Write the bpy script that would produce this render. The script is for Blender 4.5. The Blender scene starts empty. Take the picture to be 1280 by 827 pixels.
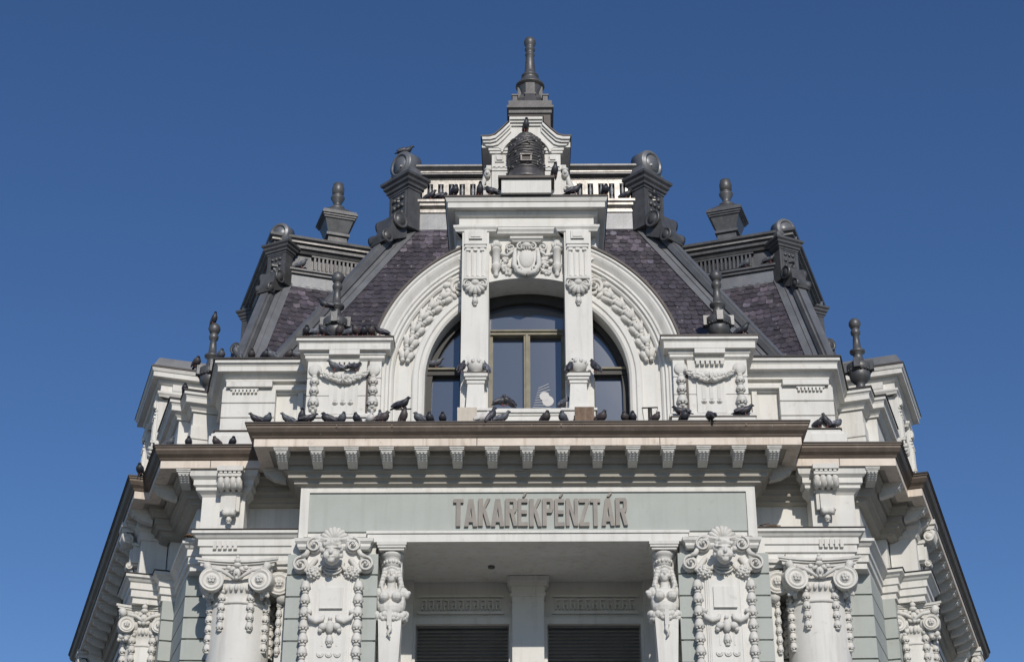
import bpy, bmesh, math, random
from mathutils import Matrix, Vector
random.seed(7)
R = math.radians
S = bpy.context.scene
COL = S.collection

# ---------------------------------------------------------------- camera, sky, sun, exposure
cd = bpy.data.cameras.new('camera'); cam = bpy.data.objects.new('camera', cd); COL.objects.link(cam)
cam.location = (0, -27, 1.6)
cam.rotation_euler = (R(90 + 27), 0, 0.0095)
cd.sensor_width = 36; cd.lens = 36 * 2200 / 1280
cd.clip_end = 5000
S.camera = cam
SUN_EL, SUN_AZ = 29.0, 10.5            # azimuth: degrees to the right of the camera's back
w = bpy.data.worlds.new('World'); S.world = w; w.use_nodes = True
nt = w.node_tree; bg = nt.nodes['Background']
sky = nt.nodes.new('ShaderNodeTexSky'); sky.sky_type = 'NISHITA'; sky.sun_disc = False
sky.sun_elevation = R(SUN_EL); sky.sun_rotation = R(180 - SUN_AZ)
sky.altitude = 900; sky.air_density = 1.0; sky.dust_density = 0.1; sky.ozone_density = 3.0
hs = nt.nodes.new('ShaderNodeHueSaturation'); hs.inputs['Saturation'].default_value = 1.17; hs.inputs['Hue'].default_value = .508
nt.links.new(sky.outputs[0], hs.inputs['Color']); nt.links.new(hs.outputs[0], bg.inputs[0]); bg.inputs[1].default_value = 0.092
sl = bpy.data.lights.new('sun', 'SUN'); sun = bpy.data.objects.new('sun', sl); COL.objects.link(sun)
sl.energy = 3.3; sl.angle = R(0.5); sl.color = (1.0, 0.93, 0.83)
sd = Vector((math.sin(R(SUN_AZ)) * math.cos(R(SUN_EL)), -math.cos(R(SUN_AZ)) * math.cos(R(SUN_EL)), math.sin(R(SUN_EL))))
sun.location = sd * 60; sun.rotation_euler = sd.to_track_quat('Z', 'Y').to_euler()
S.view_settings.view_transform = 'Standard'; S.view_settings.look = 'None'
S.view_settings.exposure = 0.0; S.view_settings.gamma = 1
S.render.engine = 'CYCLES'; S.render.resolution_x = 1024; S.render.resolution_y = 661

# ---------------------------------------------------------------- materials
def mat(name, col, rough=0.6, metal=0.0, var=0.12, scale=1.6, streak=0.0, dirt=None, bump=0.0, bscale=40, attr=False, spec=0.5, spots=None):
    m = bpy.data.materials.new(name); m.use_nodes = True
    n = m.node_tree.nodes; L = m.node_tree.links; b = n['Principled BSDF']
    b.inputs['Roughness'].default_value = rough; b.inputs['Metallic'].default_value = metal
    b.inputs['Specular IOR Level'].default_value = spec
    tc = n.new('ShaderNodeTexCoord')
    def noise(sc, det=5, stretch=(1, 1, 1)):
        mp = n.new('ShaderNodeMapping'); mp.inputs['Scale'].default_value = stretch
        L.new(tc.outputs['Object'], mp.inputs[0])
        t = n.new('ShaderNodeTexNoise'); t.inputs['Scale'].default_value = sc; t.inputs['Detail'].default_value = det
        t.inputs['Roughness'].default_value = 0.62
        L.new(mp.outputs[0], t.inputs[0]); return t.outputs['Fac']
    def ramp(src, a, b_):
        r = n.new('ShaderNodeMapRange'); r.inputs[1].default_value = a; r.inputs[2].default_value = b_; L.new(src, r.inputs[0]); return r.outputs[0]
    def mix(f, A, B):
        x = n.new('ShaderNodeMix'); x.data_type = 'RGBA'
        if isinstance(f, float): x.inputs[0].default_value = f
        else: L.new(f, x.inputs[0])
        for k, q in ((6, A), (7, B)):
            if isinstance(q, tuple): x.inputs[k].default_value = (*q, 1)
            else: L.new(q, x.inputs[k])
        return x.outputs[2]
    lo = tuple(c * (1 - var) for c in col); hi = tuple(min(1, c * (1 + var)) for c in col)
    c = mix(ramp(noise(scale), .3, .7), lo, hi)
    if dirt:
        d = n.new('ShaderNodeMath'); d.operation = 'MULTIPLY'; d.inputs[1].default_value = streak
        L.new(ramp(noise(2.6, 7, (3.2, 3.2, .22)), .50, .76), d.inputs[0])
        c = mix(d.outputs[0], c, dirt)
        d2 = n.new('ShaderNodeMath'); d2.operation = 'MULTIPLY'; d2.inputs[1].default_value = min(1, streak * .9)
        L.new(ramp(noise(6.5, 8), .60, .74), d2.inputs[0])
        c = mix(d2.outputs[0], c, dirt)
    if attr:
        a = n.new('ShaderNodeVertexColor'); a.layer_name = 'tint'
        mm = n.new('ShaderNodeMix'); mm.data_type = 'RGBA'; mm.blend_type = 'MULTIPLY'; mm.inputs[0].default_value = 1
        L.new(c, mm.inputs[6]); L.new(a.outputs[0], mm.inputs[7]); c = mm.outputs[2]
    if spots:
        c = mix(ramp(noise(spots[1], 4), spots[2], spots[2] + .05), c, spots[0])
    L.new(c, b.inputs['Base Color'])
    if bump:
        bn = n.new('ShaderNodeBump'); bn.inputs['Strength'].default_value = bump; bn.inputs['Distance'].default_value = .01
        L.new(noise(bscale, 6), bn.inputs['Height']); L.new(bn.outputs[0], b.inputs['Normal'])
    return m
DIRT = (0.36, 0.33, 0.28)
WHITE = mat('white_stucco_paint', (0.66, 0.652, 0.622), .7, 0, .06, 1.3, .42, DIRT, .12, 30)
RELIEF = mat('white_relief_stucco', (0.615, 0.605, 0.575), .75, 0, .07, 3, .35, (0.33, 0.30, 0.24), .25, 40)
CREAM = mat('weathered_cream_fascia', (0.68, 0.60, 0.52), .75, 0, .1, 2.5, .6, (0.30, 0.22, 0.14), .2, 30)
SOFFIT = mat('shade_darkened_soffit_paint', (0.36, 0.34, 0.30), .8, 0, .08, 2, .45, (0.28, 0.25, 0.21), .2, 25)  # base grey lowered to deepen the shade under the cornice
GREEN = mat('sage_green_paint', (0.39, 0.417, 0.395), .75, 0, .06, 1.5, .42, (0.29, 0.31, 0.28), .15, 35)
BROWN = mat('weathered_gutter_metal', (0.125, 0.098, 0.078), .6, .25, .2, 3, .5, (0.20, 0.17, 0.145), .15, 30, spots=((0.46, 0.44, 0.41), 16, .70))
SPIREM = mat('dark_spire_zinc', (0.058, 0.058, 0.062), .5, .35, .3, 3.5, .4, (0.12, 0.115, 0.11), .25, 26)
FLASH = mat('dark_edge_flashing', (0.05, 0.043, 0.04), .55, .3, .25, 4)
LEAD = mat('grey_lead_sheet', (0.175, 0.182, 0.195), .45, .35, .22, 2.2, .45, (0.25, 0.24, 0.22), .2, 18)
LEADD = mat('dark_zinc_ornament', (0.105, 0.106, 0.11), .45, .35, .3, 3.5, .45, (0.17, 0.165, 0.15), .25, 26)
WORN = mat('worn_pale_zinc_moulding', (0.30, 0.285, 0.265), .42, .35, .35, 5, .7, (0.10, 0.09, 0.08), .2, 20)
SLATE = mat('purple_grey_slate', (0.061, 0.0545, 0.0655), .44, 0, .3, 6, .5, (0.10, 0.092, 0.10), .3, 60, attr=True, spots=((0.40, 0.36, 0.34), 11, .665))
BRONZE = mat('dark_bronze_patina', (0.11, 0.105, 0.105), .45, .5, .35, 6, .4, (0.16, 0.15, 0.13), .4, 40)
WOOD = mat('olive_window_frame', (0.20, 0.18, 0.125), .6, 0, .25, 5, .4, (0.09, 0.08, 0.06), .2, 40)
DWOOD = mat('dark_window_frame', (0.03, 0.028, 0.026), .6, 0, .25, 5)
BLIND = mat('dark_slatted_blind', (0.15, 0.145, 0.14), .5, .1, .2, 3)
LETTER = mat('weathered_grey_letters', (0.215, 0.20, 0.185), .6, .2, .15, 4, .5, (0.28, 0.24, 0.21), .2, 40)
PAPER = mat('white_tape', (0.55, 0.55, 0.56), .6)
TWIG = mat('dry_nest_twigs', (0.16, 0.10, 0.06), .9, 0, .4, 30)
LAMPB = mat('pale_floodlight_casing', (0.50, 0.45, 0.38), .6, 0, .1, 6, .4, (0.3, 0.24, 0.18))
RUST = mat('rusty_floodlight_casing', (0.17, 0.115, 0.08), .8, .1, .3, 14, .8, (0.30, 0.23, 0.17), .4, 50)
STONE = mat('plaza_paving', (0.11, 0.105, 0.10), .85, 0, .2, .6, .4, (0.07, 0.07, 0.065), .3, 8)
def glass():
    m = bpy.data.materials.new('window_glass'); m.use_nodes = True
    n = m.node_tree.nodes; L = m.node_tree.links; b = n['Principled BSDF']
    b.inputs['Base Color'].default_value = (0.068, 0.082, 0.108, 1); b.inputs['Roughness'].default_value = .09
    b.inputs['Specular IOR Level'].default_value = 1.0; b.inputs['IOR'].default_value = 1.75
    t = n.new('ShaderNodeTexNoise'); t.inputs['Scale'].default_value = 1.3; t.inputs['Detail'].default_value = 2
    tc = n.new('ShaderNodeTexCoord'); L.new(tc.outputs['Object'], t.inputs[0])
    bn = n.new('ShaderNodeBump'); bn.inputs['Strength'].default_value = .05; bn.inputs['Distance'].default_value = .02
    L.new(t.outputs['Fac'], bn.inputs['Height']); L.new(bn.outputs[0], b.inputs['Normal'])
    return m
GLASS = glass()

# ---------------------------------------------------------------- mesh builder
class MB:
    def __init__(s, M=None):
        s.v = []; s.f = []; s.sm = []; s.tint = []; s.M = M if M else Matrix()
    def add(s, vs, fs, smooth=False, tint=1.0):
        o = len(s.v)
        s.v += [tuple(s.M @ Vector(p)) for p in vs]
        for f in fs:
            s.f.append([i + o for i in f]); s.sm.append(smooth); s.tint.append(tint)
        return s
    def box(s, x0, x1, y0, y1, z0, z1):
        vs = [(x, y, z) for x in (x0, x1) for y in (y0, y1) for z in (z0, z1)]
        return s.add(vs, [(0, 1, 3, 2), (4, 6, 7, 5), (0, 4, 5, 1), (2, 3, 7, 6), (0, 2, 6, 4), (1, 5, 7, 3)])
    def taper(s, x, y, z0, z1, a0, b0, a1, b1):          # frustum: half sizes a (x) and b (y)
        vs = [(x + i * a0, y + j * b0, z0) for i, j in ((-1, -1), (1, -1), (1, 1), (-1, 1))] + [(x + i * a1, y + j * b1, z1) for i, j in ((-1, -1), (1, -1), (1, 1), (-1, 1))]
        return s.add(vs, [(3, 2, 1, 0), (4, 5, 6, 7)] + [(i, (i + 1) % 4, 4 + (i + 1) % 4, 4 + i) for i in range(4)])
    def prism(s, pts, y0, y1, smooth=False):             # polygon in xz, extruded along y
        n = len(pts)
        s.add([(x, y0, z) for x, z in pts] + [(x, y1, z) for x, z in pts], [tuple(range(n)), tuple(range(2 * n - 1, n - 1, -1))])
        s.add([(x, y0, z) for x, z in pts] + [(x, y1, z) for x, z in pts], [(i, (i + 1) % n, n + (i + 1) % n, n + i) for i in range(n)], smooth)
        return s
    def slab(s, pts, z0, z1):                            # polygon in xy, extruded along z
        n = len(pts)
        return s.add([(x, y, z0) for x, y in pts] + [(x, y, z1) for x, y in pts],
                     [tuple(range(n - 1, -1, -1)), tuple(range(n, 2 * n))] + [(i, (i + 1) % n, n + (i + 1) % n, n + i) for i in range(n)])
    def sweep(s, path, prof, closed=False, smooth=False):  # moulding along a plan path; profile (outward, z); outward = right of travel
        P = [Vector((p[0], p[1])) for p in path]; n = len(P); k = len(prof); offs = []
        segs = []
        for i in range(n if closed else n - 1):
            d = (P[(i + 1) % n] - P[i]).normalized(); segs.append(Vector((d.y, -d.x)))
        for i in range(n):
            if closed: a, b = segs[i - 1], segs[i]
            else: a, b = segs[max(0, i - 1)], segs[min(n - 2, i)]
            offs.append((a + b) / (1 + a.dot(b)))
        vs = [(P[i].x + offs[i].x * o, P[i].y + offs[i].y * o, z) for i in range(n) for o, z in prof]
        fs = []
        for i in range(n if closed else n - 1):
            j = (i + 1) % n
            for q in range(k):
                r = (q + 1) % k
                fs.append((i * k + q, i * k + r, j * k + r, j * k + q))
        if not closed:
            fs.append(tuple(range(k))); fs.append(tuple(range(n * k - 1, n * k - k - 1, -1)))
        return s.add(vs, fs, smooth)
    def lathe(s, x, y, prof, n=16, smooth=True, flute=0.0):
        k = len(prof); vs = []
        for i in range(n):
            a = 2 * math.pi * i / n; fl = 1 - (flute if i % 2 else 0)
            for r, z in prof: vs.append((x + r * fl * math.cos(a), y + r * fl * math.sin(a), z))
        fs = [(i * k + q, ((i + 1) % n) * k + q, ((i + 1) % n) * k + q + 1, i * k + q + 1) for i in range(n) for q in range(k - 1)]
        s.add(vs, fs, smooth)
        return s.add([vs[i * k] for i in range(n)], [tuple(range(n))]).add([vs[i * k + k - 1] for i in range(n)], [tuple(range(n))])
    def ell(s, c, r, n=8, m=6, rot=0.0, tilt=0.0):       # ellipsoid; rot about y (in the facade plane), tilt about x
        if not hasattr(r, '__len__'): r = (r, r, r)
        Q = Matrix.Translation(Vector(c)) @ Matrix.Rotation(rot, 4, 'Y') @ Matrix.Rotation(tilt, 4, 'X')
        vs = [Q @ Vector((0, 0, r[2]))]
        for j in range(1, m):
            t = math.pi * j / m
            for i in range(n):
                a = 2 * math.pi * i / n
                vs.append(Q @ Vector((r[0] * math.sin(t) * math.cos(a), r[1] * math.sin(t) * math.sin(a), r[2] * math.cos(t))))
        vs.append(Q @ Vector((0, 0, -r[2])))
        fs = [(0, 1 + i, 1 + (i + 1) % n) for i in range(n)]
        for j in range(m - 2):
            for i in range(n):
                a = 1 + j * n; fs.append((a + i, a + n + i, a + n + (i + 1) % n, a + (i + 1) % n))
        b = 1 + (m - 2) * n; e = len(vs) - 1
        fs += [(b + i, e, b + (i + 1) % n) for i in range(n)]
        return s.add([tuple(v) for v in vs], fs, True)
    def tube(s, pts, rad, n=6, smooth=True):
        P = [Vector(p) for p in pts]; m = len(P)
        if not hasattr(rad, '__len__'): rad = [rad] * m
        vs = []; ref = None
        for i in range(m):
            d = (P[min(i + 1, m - 1)] - P[max(i - 1, 0)])
            d = d.normalized() if d.length > 1e-9 else Vector((0, 0, 1))
            if ref is None: ref = d.orthogonal().normalized()
            ref = (ref - d * ref.dot(d)); ref = ref.normalized() if ref.length > 1e-6 else d.orthogonal().normalized()
            u = d.cross(ref)
            for k in range(n):
                a = 2 * math.pi * k / n; vs.append(tuple(P[i] + (ref * math.cos(a) + u * math.sin(a)) * rad[i]))
        fs = [(i * n + k, i * n + (k + 1) % n, (i + 1) * n + (k + 1) % n, (i + 1) * n + k) for i in range(m - 1) for k in range(n)]
        fs += [tuple(range(n)), tuple(range(m * n - 1, m * n - n - 1, -1))]
        return s.add(vs, fs, smooth)
    def beam(s, p0, p1, w, h, up=(0, 0, 1), z0=0.0):     # rectangular bar; z0 lifts it along its own normal
        p0 = Vector(p0); p1 = Vector(p1); d = (p1 - p0).normalized(); up = Vector(up)
        x = d.cross(up).normalized(); u = x.cross(d)
        vs = [tuple(p + x * a * w / 2 + u * (z0 + b * h)) for p in (p0, p1) for a, b in ((-1, 0), (1, 0), (1, 1), (-1, 1))]
        return s.add(vs, [(0, 1, 2, 3), (7, 6, 5, 4)] + [(i, 4 + i, 4 + (i + 1) % 4, (i + 1) % 4) for i in range(4)])
    def arc(s, cz, prof, a0, a1, n=24, legs=None, smooth=False, both=False):   # moulding round an arch in xz; profile (radius, y)
        st = []
        if legs is not None: st.append(((math.cos(R(a0)), math.sin(R(a0))), legs - cz))
        for i in range(n + 1):
            a = R(a0 + (a1 - a0) * i / n); st.append(((math.cos(a), math.sin(a)), 0))
        if both: st.append(((math.cos(R(a1)), math.sin(R(a1))), legs - cz))
        k = len(prof)
        vs = [(d[0] * r, y, cz + d[1] * r + dz) for d, dz in st for r, y in prof]
        fs = [(i * k + q, i * k + (q + 1) % k, (i + 1) * k + (q + 1) % k, (i + 1) * k + q) for i in range(len(st) - 1) for q in range(k)]
        fs += [tuple(range(k)), tuple(range(len(vs) - 1, len(vs) - k - 1, -1))]
        return s.add(vs, fs, smooth)
    def spiral(s, x, y, z, r, turns=1.7, th=.18, start=90, hand=1, depth=.05, n=30):   # raised volute scroll on a face turned to -y
        pts = []; rad = []
        for i in range(n + 1):
            t = i / n; a = R(start) + hand * 2 * math.pi * turns * t; rr = r * (1 - .8 * t)
            pts.append((x + rr * math.cos(a), y - depth * .3 * t, z + rr * math.sin(a))); rad.append(r * th * (1 - .45 * t))
        s.tube(pts, rad, 6)
        return s.ell((x, y - depth * .5, z), (r * .24, depth, r * .24), 8, 5)

def obj(name, mb, m, parent=None, label=None):
    me = bpy.data.meshes.new(name)
    me.from_pydata(mb.v, [], mb.f)
    for p, q in zip(me.polygons, mb.sm): p.use_smooth = q
    if any(t != 1.0 for t in mb.tint):
        a = me.color_attributes.new('tint', 'FLOAT_COLOR', 'CORNER')
        for p, t in zip(me.polygons, mb.tint):
            c = (t, t, t, 1) if not isinstance(t, tuple) else (*t, 1)
            for li in p.loop_indices: a.data[li].color = c
    bm = bmesh.new(); bm.from_mesh(me); bmesh.ops.recalc_face_normals(bm, faces=bm.faces); bm.to_mesh(me); bm.free()
    me.materials.append(m)
    o = bpy.data.objects.new(name, me); COL.objects.link(o)
    if parent: o.parent = parent
    if label: o['label'] = label
    return o
def sculpt(o, vox=.012, it=2):                           # weld overlapping lumps into one continuous carved surface
    r = o.modifiers.new('weld', 'REMESH'); r.mode = 'VOXEL'; r.voxel_size = vox; r.use_smooth_shade = True
    q = o.modifiers.new('soften', 'SMOOTH'); q.factor = .5; q.iterations = it
    return o
def tag(o, label, cat, group=None, kind=None):
    if label: o['label'] = label
    if cat: o['category'] = cat
    if group: o['group'] = group
    if kind: o['kind'] = kind
    return o

# ---------------------------------------------------------------- plan and frames
PHI = R(18.4)
def frame(sx, x=0.0, y=0.0):                             # mirrored copy of the front's frame
    return Matrix.Diagonal((sx, 1, 1, 1)) @ Matrix.Translation((x, y, 0))
def wing(sx):                                            # x = along the wing, -y = outward; origin at the wall corner
    m = Matrix(((math.sin(PHI), -math.cos(PHI), 0, 5.62), (math.cos(PHI), math.sin(PHI), 0, .9), (0, 0, 1, 0), (0, 0, 0, 1)))
    return Matrix.Diagonal((sx, 1, 1, 1)) @ m
def W(s, o, sx=-1):
    p = wing(sx) @ Vector((s, -o, 0)); return (p.x, p.y)
def outline(*right):                                     # right half listed from the front centre outwards -> full path left to right
    r = list(right); return [(-x, y) for x, y in reversed(r)] + r

bank = bpy.data.objects.new('bank_building', None); COL.objects.link(bank)
tag(bank, 'white and sage green ornate savings bank corner building with slate mansard roofs and tall spire', 'building')

# ---------------------------------------------------------------- ornaments shared by several parts
def husks(mb, x, y, z, n, w=.09, h=.17, taper=1.0):      # hanging chain of bell flowers
    for i in range(n):
        k = taper ** i; zz = z - i * h; r = w * .5 * k
        mb.lathe(x, y - .01, [(r * .35, zz), (r * .62, zz - h * .06), (r * .78, zz - h * .2), (r * .95, zz - h * .45), (r * 1.02, zz - h * .62), (r * .8, zz - h * .66), (r * .3, zz - h * .6)], 12, True, .16)
        for a in (-1, 0, 1): mb.ell((x + a * r * .5, y - r * (.75 if a == 0 else .5), zz - h * .68), (r * .26, r * .3, h * .13), 6, 4)
        mb.lathe(x, y - .01, [(r * .3, zz - h * .62), (r * .45, zz - h * .82), (r * .62, zz - h * .88), (r * .62, zz - h * .94), (r * .3, zz - h)], 8)
def swag(mb, x0, x1, y, z, drop, n=11, r=.07):           # garland of leaves and fruit, thick in the middle
    rr_ = random.Random(5)
    for i in range(n * 3):
        t = (i + .5) / (n * 3); u = 2 * t - 1; th = r * (1.15 - .85 * abs(u) ** 1.3); sl = math.atan2(4 * drop * u, (x1 - x0))
        for j in (-1, 1):
            mb.ell((x0 + (x1 - x0) * t + rr_.uniform(-.015, .015), y - .025 - rr_.uniform(0, .02), z - drop * (1 - u * u) + j * th * rr_.uniform(.25, .6)), (th * .62, th * .55, th * .42), 7, 5, -sl + rr_.uniform(-.5, .5))
        if i % 2: mb.ell((x0 + (x1 - x0) * t, y - .06, z - drop * (1 - u * u) + rr_.uniform(-.4, .4) * th), th * .36, 6, 5)
    for q in (-1, 1): mb.tube([(q * .03, y - .08, z - drop + r * .9), (q * .01, y - .1, z - drop), (-q * .04, y - .08, z - drop - r * .9)], .018, 5)
def rosette(mb, x, y, z, r, n=5):
    for i in range(n):
        a = 2 * math.pi * i / n + .3
        mb.ell((x + r * .55 * math.cos(a), y, z + r * .55 * math.sin(a)), (r * .42, r * .35, r * .42), 6, 5)
    mb.ell((x, y - r * .2, z), r * .32, 6, 5)
def shell(mb, x, y, z, r, n=9, spread=150, flip=False):
    s_ = -1 if flip else 1
    for i in range(n):
        a = R(90 - spread / 2 + spread * i / (n - 1))
        d = (math.cos(a), s_ * math.sin(a)); wd = 1.1 * r * R(spread) / n * .5
        mb.tube([(x + d[0] * r * .1, y - .03, z + d[1] * r * .1), (x + d[0] * r * .5, y - .05, z + d[1] * r * .5), (x + d[0] * r * .85, y - .035, z + d[1] * r * .85), (x + d[0] * r, y, z + d[1] * r)], [wd * .35, wd * .7, wd * 1.05, wd * .6], 7)
    mb.ell((x, y - .02, z), (r * .22, .06, r * .2), 7, 5)
def scroll_pair(mb, x, y, z, w, r):
    for q in (-1, 1): mb.spiral(x + q * w, y, z, r, 1.6, .2, 90, -q)
def merge(mb, other):
    o = len(mb.v); mb.v += other.v; mb.f += [[i + o for i in f] for f in other.f]; mb.sm += other.sm; mb.tint += other.tint
    return mb
def drum(mb, M, c, r, hl, rings=True):                   # horizontal scroll drum, axis along local x
    q = MB(M @ Matrix.Translation(Vector(c)) @ Matrix.Rotation(R(90), 4, 'Y'))
    pr = [(0.001, -hl), (r * .55, -hl), (r * .6, -hl + .02), (r * .85, -hl + .02), (r, -hl - .005), (r, -hl + .05), (r * .86, -hl + .1), (r * .8, 0), (r * .86, hl - .1), (r, hl - .05), (r, hl + .005), (r * .85, hl - .02), (r * .6, hl - .02), (r * .55, hl), (.001, hl)]
    q.lathe(0, 0, pr, 16)
    return merge(mb, q)
# ---------------------------------------------------------------- ground
g = MB().box(-600, 600, -600, 600, -.5, 0)
tag(obj('plaza_ground', g, STONE), None, None, kind='structure')

# ---------------------------------------------------------------- main masses of the bank
WR = lambda s, o: W(s, o, 1)
body = MB()
body.slab(outline((3.75, 2.4), (3.75, 1.35), WR(.34, -.06), WR(1.76, -.06), WR(1.76, .18), WR(11.24, .18), WR(11.24, -.06), WR(26, -.06), (12, 32)), 0, 13.2)
body.slab(outline((2.4, 1.25), (5.3, 1.25), WR(1.6, -.6), WR(26, -.6), (11, 32)), 13.2, 15.1)
body.box(-3.725, 3.725, .02, 2.5, 11.62, 13.2)
for sx in (-1, 1):
    body.M = frame(sx)
    body.box(2.46, 3.84, .04, 2.45, 0, 11.60)
    body.box(3.7, 5.3, .92, 1.5, 11.4, 13.19)
    body.slab([(5.28, .92), (5.6, .92), WR(1.5, -.03), (5.28, 2.5)], 11.4, 13.18)
obj('wall', body, WHITE, bank)
pod = MB()
P2 = outline((3.95, -.35), (5.55, -.1), WR(.2, .35), WR(11.6, .8), WR(26, .4))
pod.sweep(P2, [(-1, 0), (.12, 0), (.12, .5), (.05, .55), (.05, 2.0), (.14, 2.05), (.14, 2.25), (.02, 2.3), (-1.0, 2.31)])
obj('podium', pod, WHITE, bank)

# sage green rusticated masonry: a real groove between courses
def courses(mb, poly, z0, z1, h=.365, gap=.03):
    z = z1
    while z > z0:
        mb.slab(poly, max(z0, z - h + gap), z); z -= h
for sx in (-1, 1):
    for poly, z1 in (([(2.42, 0), (3.88, 0), (3.88, 1.0), (2.42, 1.0)], 11.32),
                     ([(3.76, 1.25), WR(.3, .02), WR(1.7, .02), WR(1.7, .23), WR(3.2, .23), WR(3.2, -.3), (3.76, 2.0)], 11.36),
                     ([WR(3.2, .21), WR(11.25, .21), WR(11.25, 0), WR(3.2, 0)], 11.36)):
        rus = MB(frame(sx)); courses(rus, poly, 2.3, z1); obj('rusticated_masonry', rus, GREEN, bank)

# ---------------------------------------------------------------- crowning cornice of the main storeys
TOP = outline((3.73, 0), (3.73, .9), (5.62, .9), WR(1.7, 0), WR(1.7, .25), WR(11.3, .25), WR(11.3, 0), WR(26, 0))
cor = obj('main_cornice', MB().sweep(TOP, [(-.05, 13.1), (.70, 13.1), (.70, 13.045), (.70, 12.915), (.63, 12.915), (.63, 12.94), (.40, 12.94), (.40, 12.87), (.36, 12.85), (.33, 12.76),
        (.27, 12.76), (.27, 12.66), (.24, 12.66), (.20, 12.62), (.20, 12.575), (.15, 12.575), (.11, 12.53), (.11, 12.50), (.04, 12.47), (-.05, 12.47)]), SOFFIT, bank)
obj('fascia', MB().sweep(TOP, [(.5, 13.06), (.706, 13.06), (.716, 13.04), (.716, 12.91), (.69, 12.905), (.5, 12.92)]), CREAM, cor)
obj('gutter', MB().sweep(TOP, [(-.1, 13.32), (.83, 13.272), (.85, 13.262), (.85, 13.235), (.83, 13.23), (.83, 13.19), (.80, 13.13), (.75, 13.085), (.735, 13.05), (.6, 13.05)]), BROWN, cor)
obj('edge_flashing', MB().sweep(TOP, [(.7, 13.285), (.862, 13.285), (.866, 13.262), (.7, 13.279)]), FLASH, cor)
for x, y, d in ((-.82, -.85, 1), (2.15, -.85, 1), (-3.1, -.85, 0), (-2.2, -.85, 0), (.55, -.85, 0), (3.55, -.85, 0), (-5.3, .05, 1), (5.2, .05, 1)):
    s_ = MB(); s_.box(x - .007, x + .007, y + .133, y + .2, 12.915, 13.04) if d else s_.box(x - .012, x + .012, y + .008, y + .1, 13.19, 13.262).box(x - .012, x + .012, y + .045, y + .1, 13.13, 13.19)
    obj('sheet_seam', s_, BROWN if not d else FLASH, cor)
def modillion_mesh():
    m = MB()
    m.box(-.12, .12, -.70, -.3, 12.885, 12.938)
    m.box(-.115, .115, -.685, -.3, 12.86, 12.886)
    m.prism([(0, 0)] * 0 or [(-.10, 12.86), (.10, 12.86), (.10, 12.855), (-.10, 12.855)], -.67, -.3)
    # tapering body seen from the side
    vs = [(sx * a, y, z) for sx in (-1, 1) for a, y, z in ((.09, -.67, 12.857), (.09, -.66, 12.825), (.08, -.50, 12.725), (.075, -.3, 12.68), (.09, -.3, 12.857))]
    m.add(vs, [(0, 1, 2, 3, 4), (9, 8, 7, 6, 5)] + [(i, 5 + i, 5 + (i + 1) % 5, (i + 1) % 5) for i in range(5)])
    for r_ in range(4):
        for c_ in range(3):
            t = (r_ + .5) / 4; y = -.66 + .17 * t; z = 12.825 - .10 * t
            m.taper(-.058 + .058 * c_, y, z - .010, z + .01, .014, .010, .019, .014)
    return m
proto = obj('modillion', modillion_mesh(), RELIEF, cor)
spots = []
for i in range(15): spots.append((frame(1), (i - 7) * .572, 0))
for sx in (-1, 1):
    spots.append((frame(sx) @ Matrix.Translation((3.73, 0, 0)) @ Matrix.Rotation(R(90), 4, 'Z'), .32, 0))
    for x in (4.92, 5.75): spots.append((frame(sx), x, .9))
    for s_ in (.35, ): spots.append((wing(sx), s_, 0))
    spots.append((wing(sx) @ Matrix.Translation((1.7, 0, 0)) @ Matrix.Rotation(R(-90), 4, 'Z'), .0, .0))
    for k in range(17): spots.append((wing(sx), 1.62 + k * .595, -.25))
for i, (M, x, y) in enumerate(spots):
    o = proto if i == 0 else proto.copy()
    if i: COL.objects.link(o)
    o.parent = cor; o.matrix_world = M @ Matrix.Translation((x, y, 0))

# ---------------------------------------------------------------- frieze band and architrave either side
ent = MB()
AR = [(-.3, 11.86), (.17, 11.84), (.17, 11.79), (.13, 11.77), (.10, 11.73), (.07, 11.71), (.07, 11.60), (.04, 11.59), (.04, 11.47), (0, 11.46), (0, 11.36), (-.3, 11.36)]
for sx in (-1, 1):
    r_ = [(3.77, .42), (5.36, .42), (5.36, .9), (5.64, .9), WR(1.72, 0), WR(1.72, .26), WR(2.0, .26), WR(2.0, .72), WR(2.9, .72), WR(2.9, .26), WR(10.2, .26), WR(10.2, .72), WR(11.1, .72), WR(11.1, .26), WR(11.3, .26), WR(11.3, 0), WR(26, 0)]
    if sx > 0: ent.sweep(r_, AR)
    else: ent.sweep([(-x, y) for x, y in reversed(r_)], AR)
    ent.M = frame(sx); ent.box(3.78, 5.35, .44, 1.3, 11.365, 11.82)
    ent.box(4.72, 5.44, .45, 1.0, 11.85, 12.50)          # frieze pier over the column
    ent.sweep([(4.72, .9), (4.72, .45), (5.44, .45), (5.44, .95)], [(-.1, 12.49), (0, 12.49), (.03, 12.53), (.1, 12.58), (.1, 12.63), (.14, 12.66), (.14, 12.75), (.2, 12.8), (.22, 12.9), (-.1, 12.9)])
    ent.M = wing(sx)
    for a in (2.0, 10.2): ent.box(a + .02, a + .88, -.66, -.2, 11.85, 12.92); ent.sweep([(a + .02, -.2), (a + .02, -.66), (a + .88, -.66), (a + .88, -.2)], [(-.1, 12.5), (.03, 12.53), (.06, 12.6), (.06, 12.66), (.12, 12.72), (.12, 12.82), (.05, 12.85), (-.1, 12.85)])
    ent.box(2.95, 10.15, -.32, -.2, 11.9, 12.45)
    ent.M = Matrix()
obj('entablature', ent, WHITE, bank)
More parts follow.
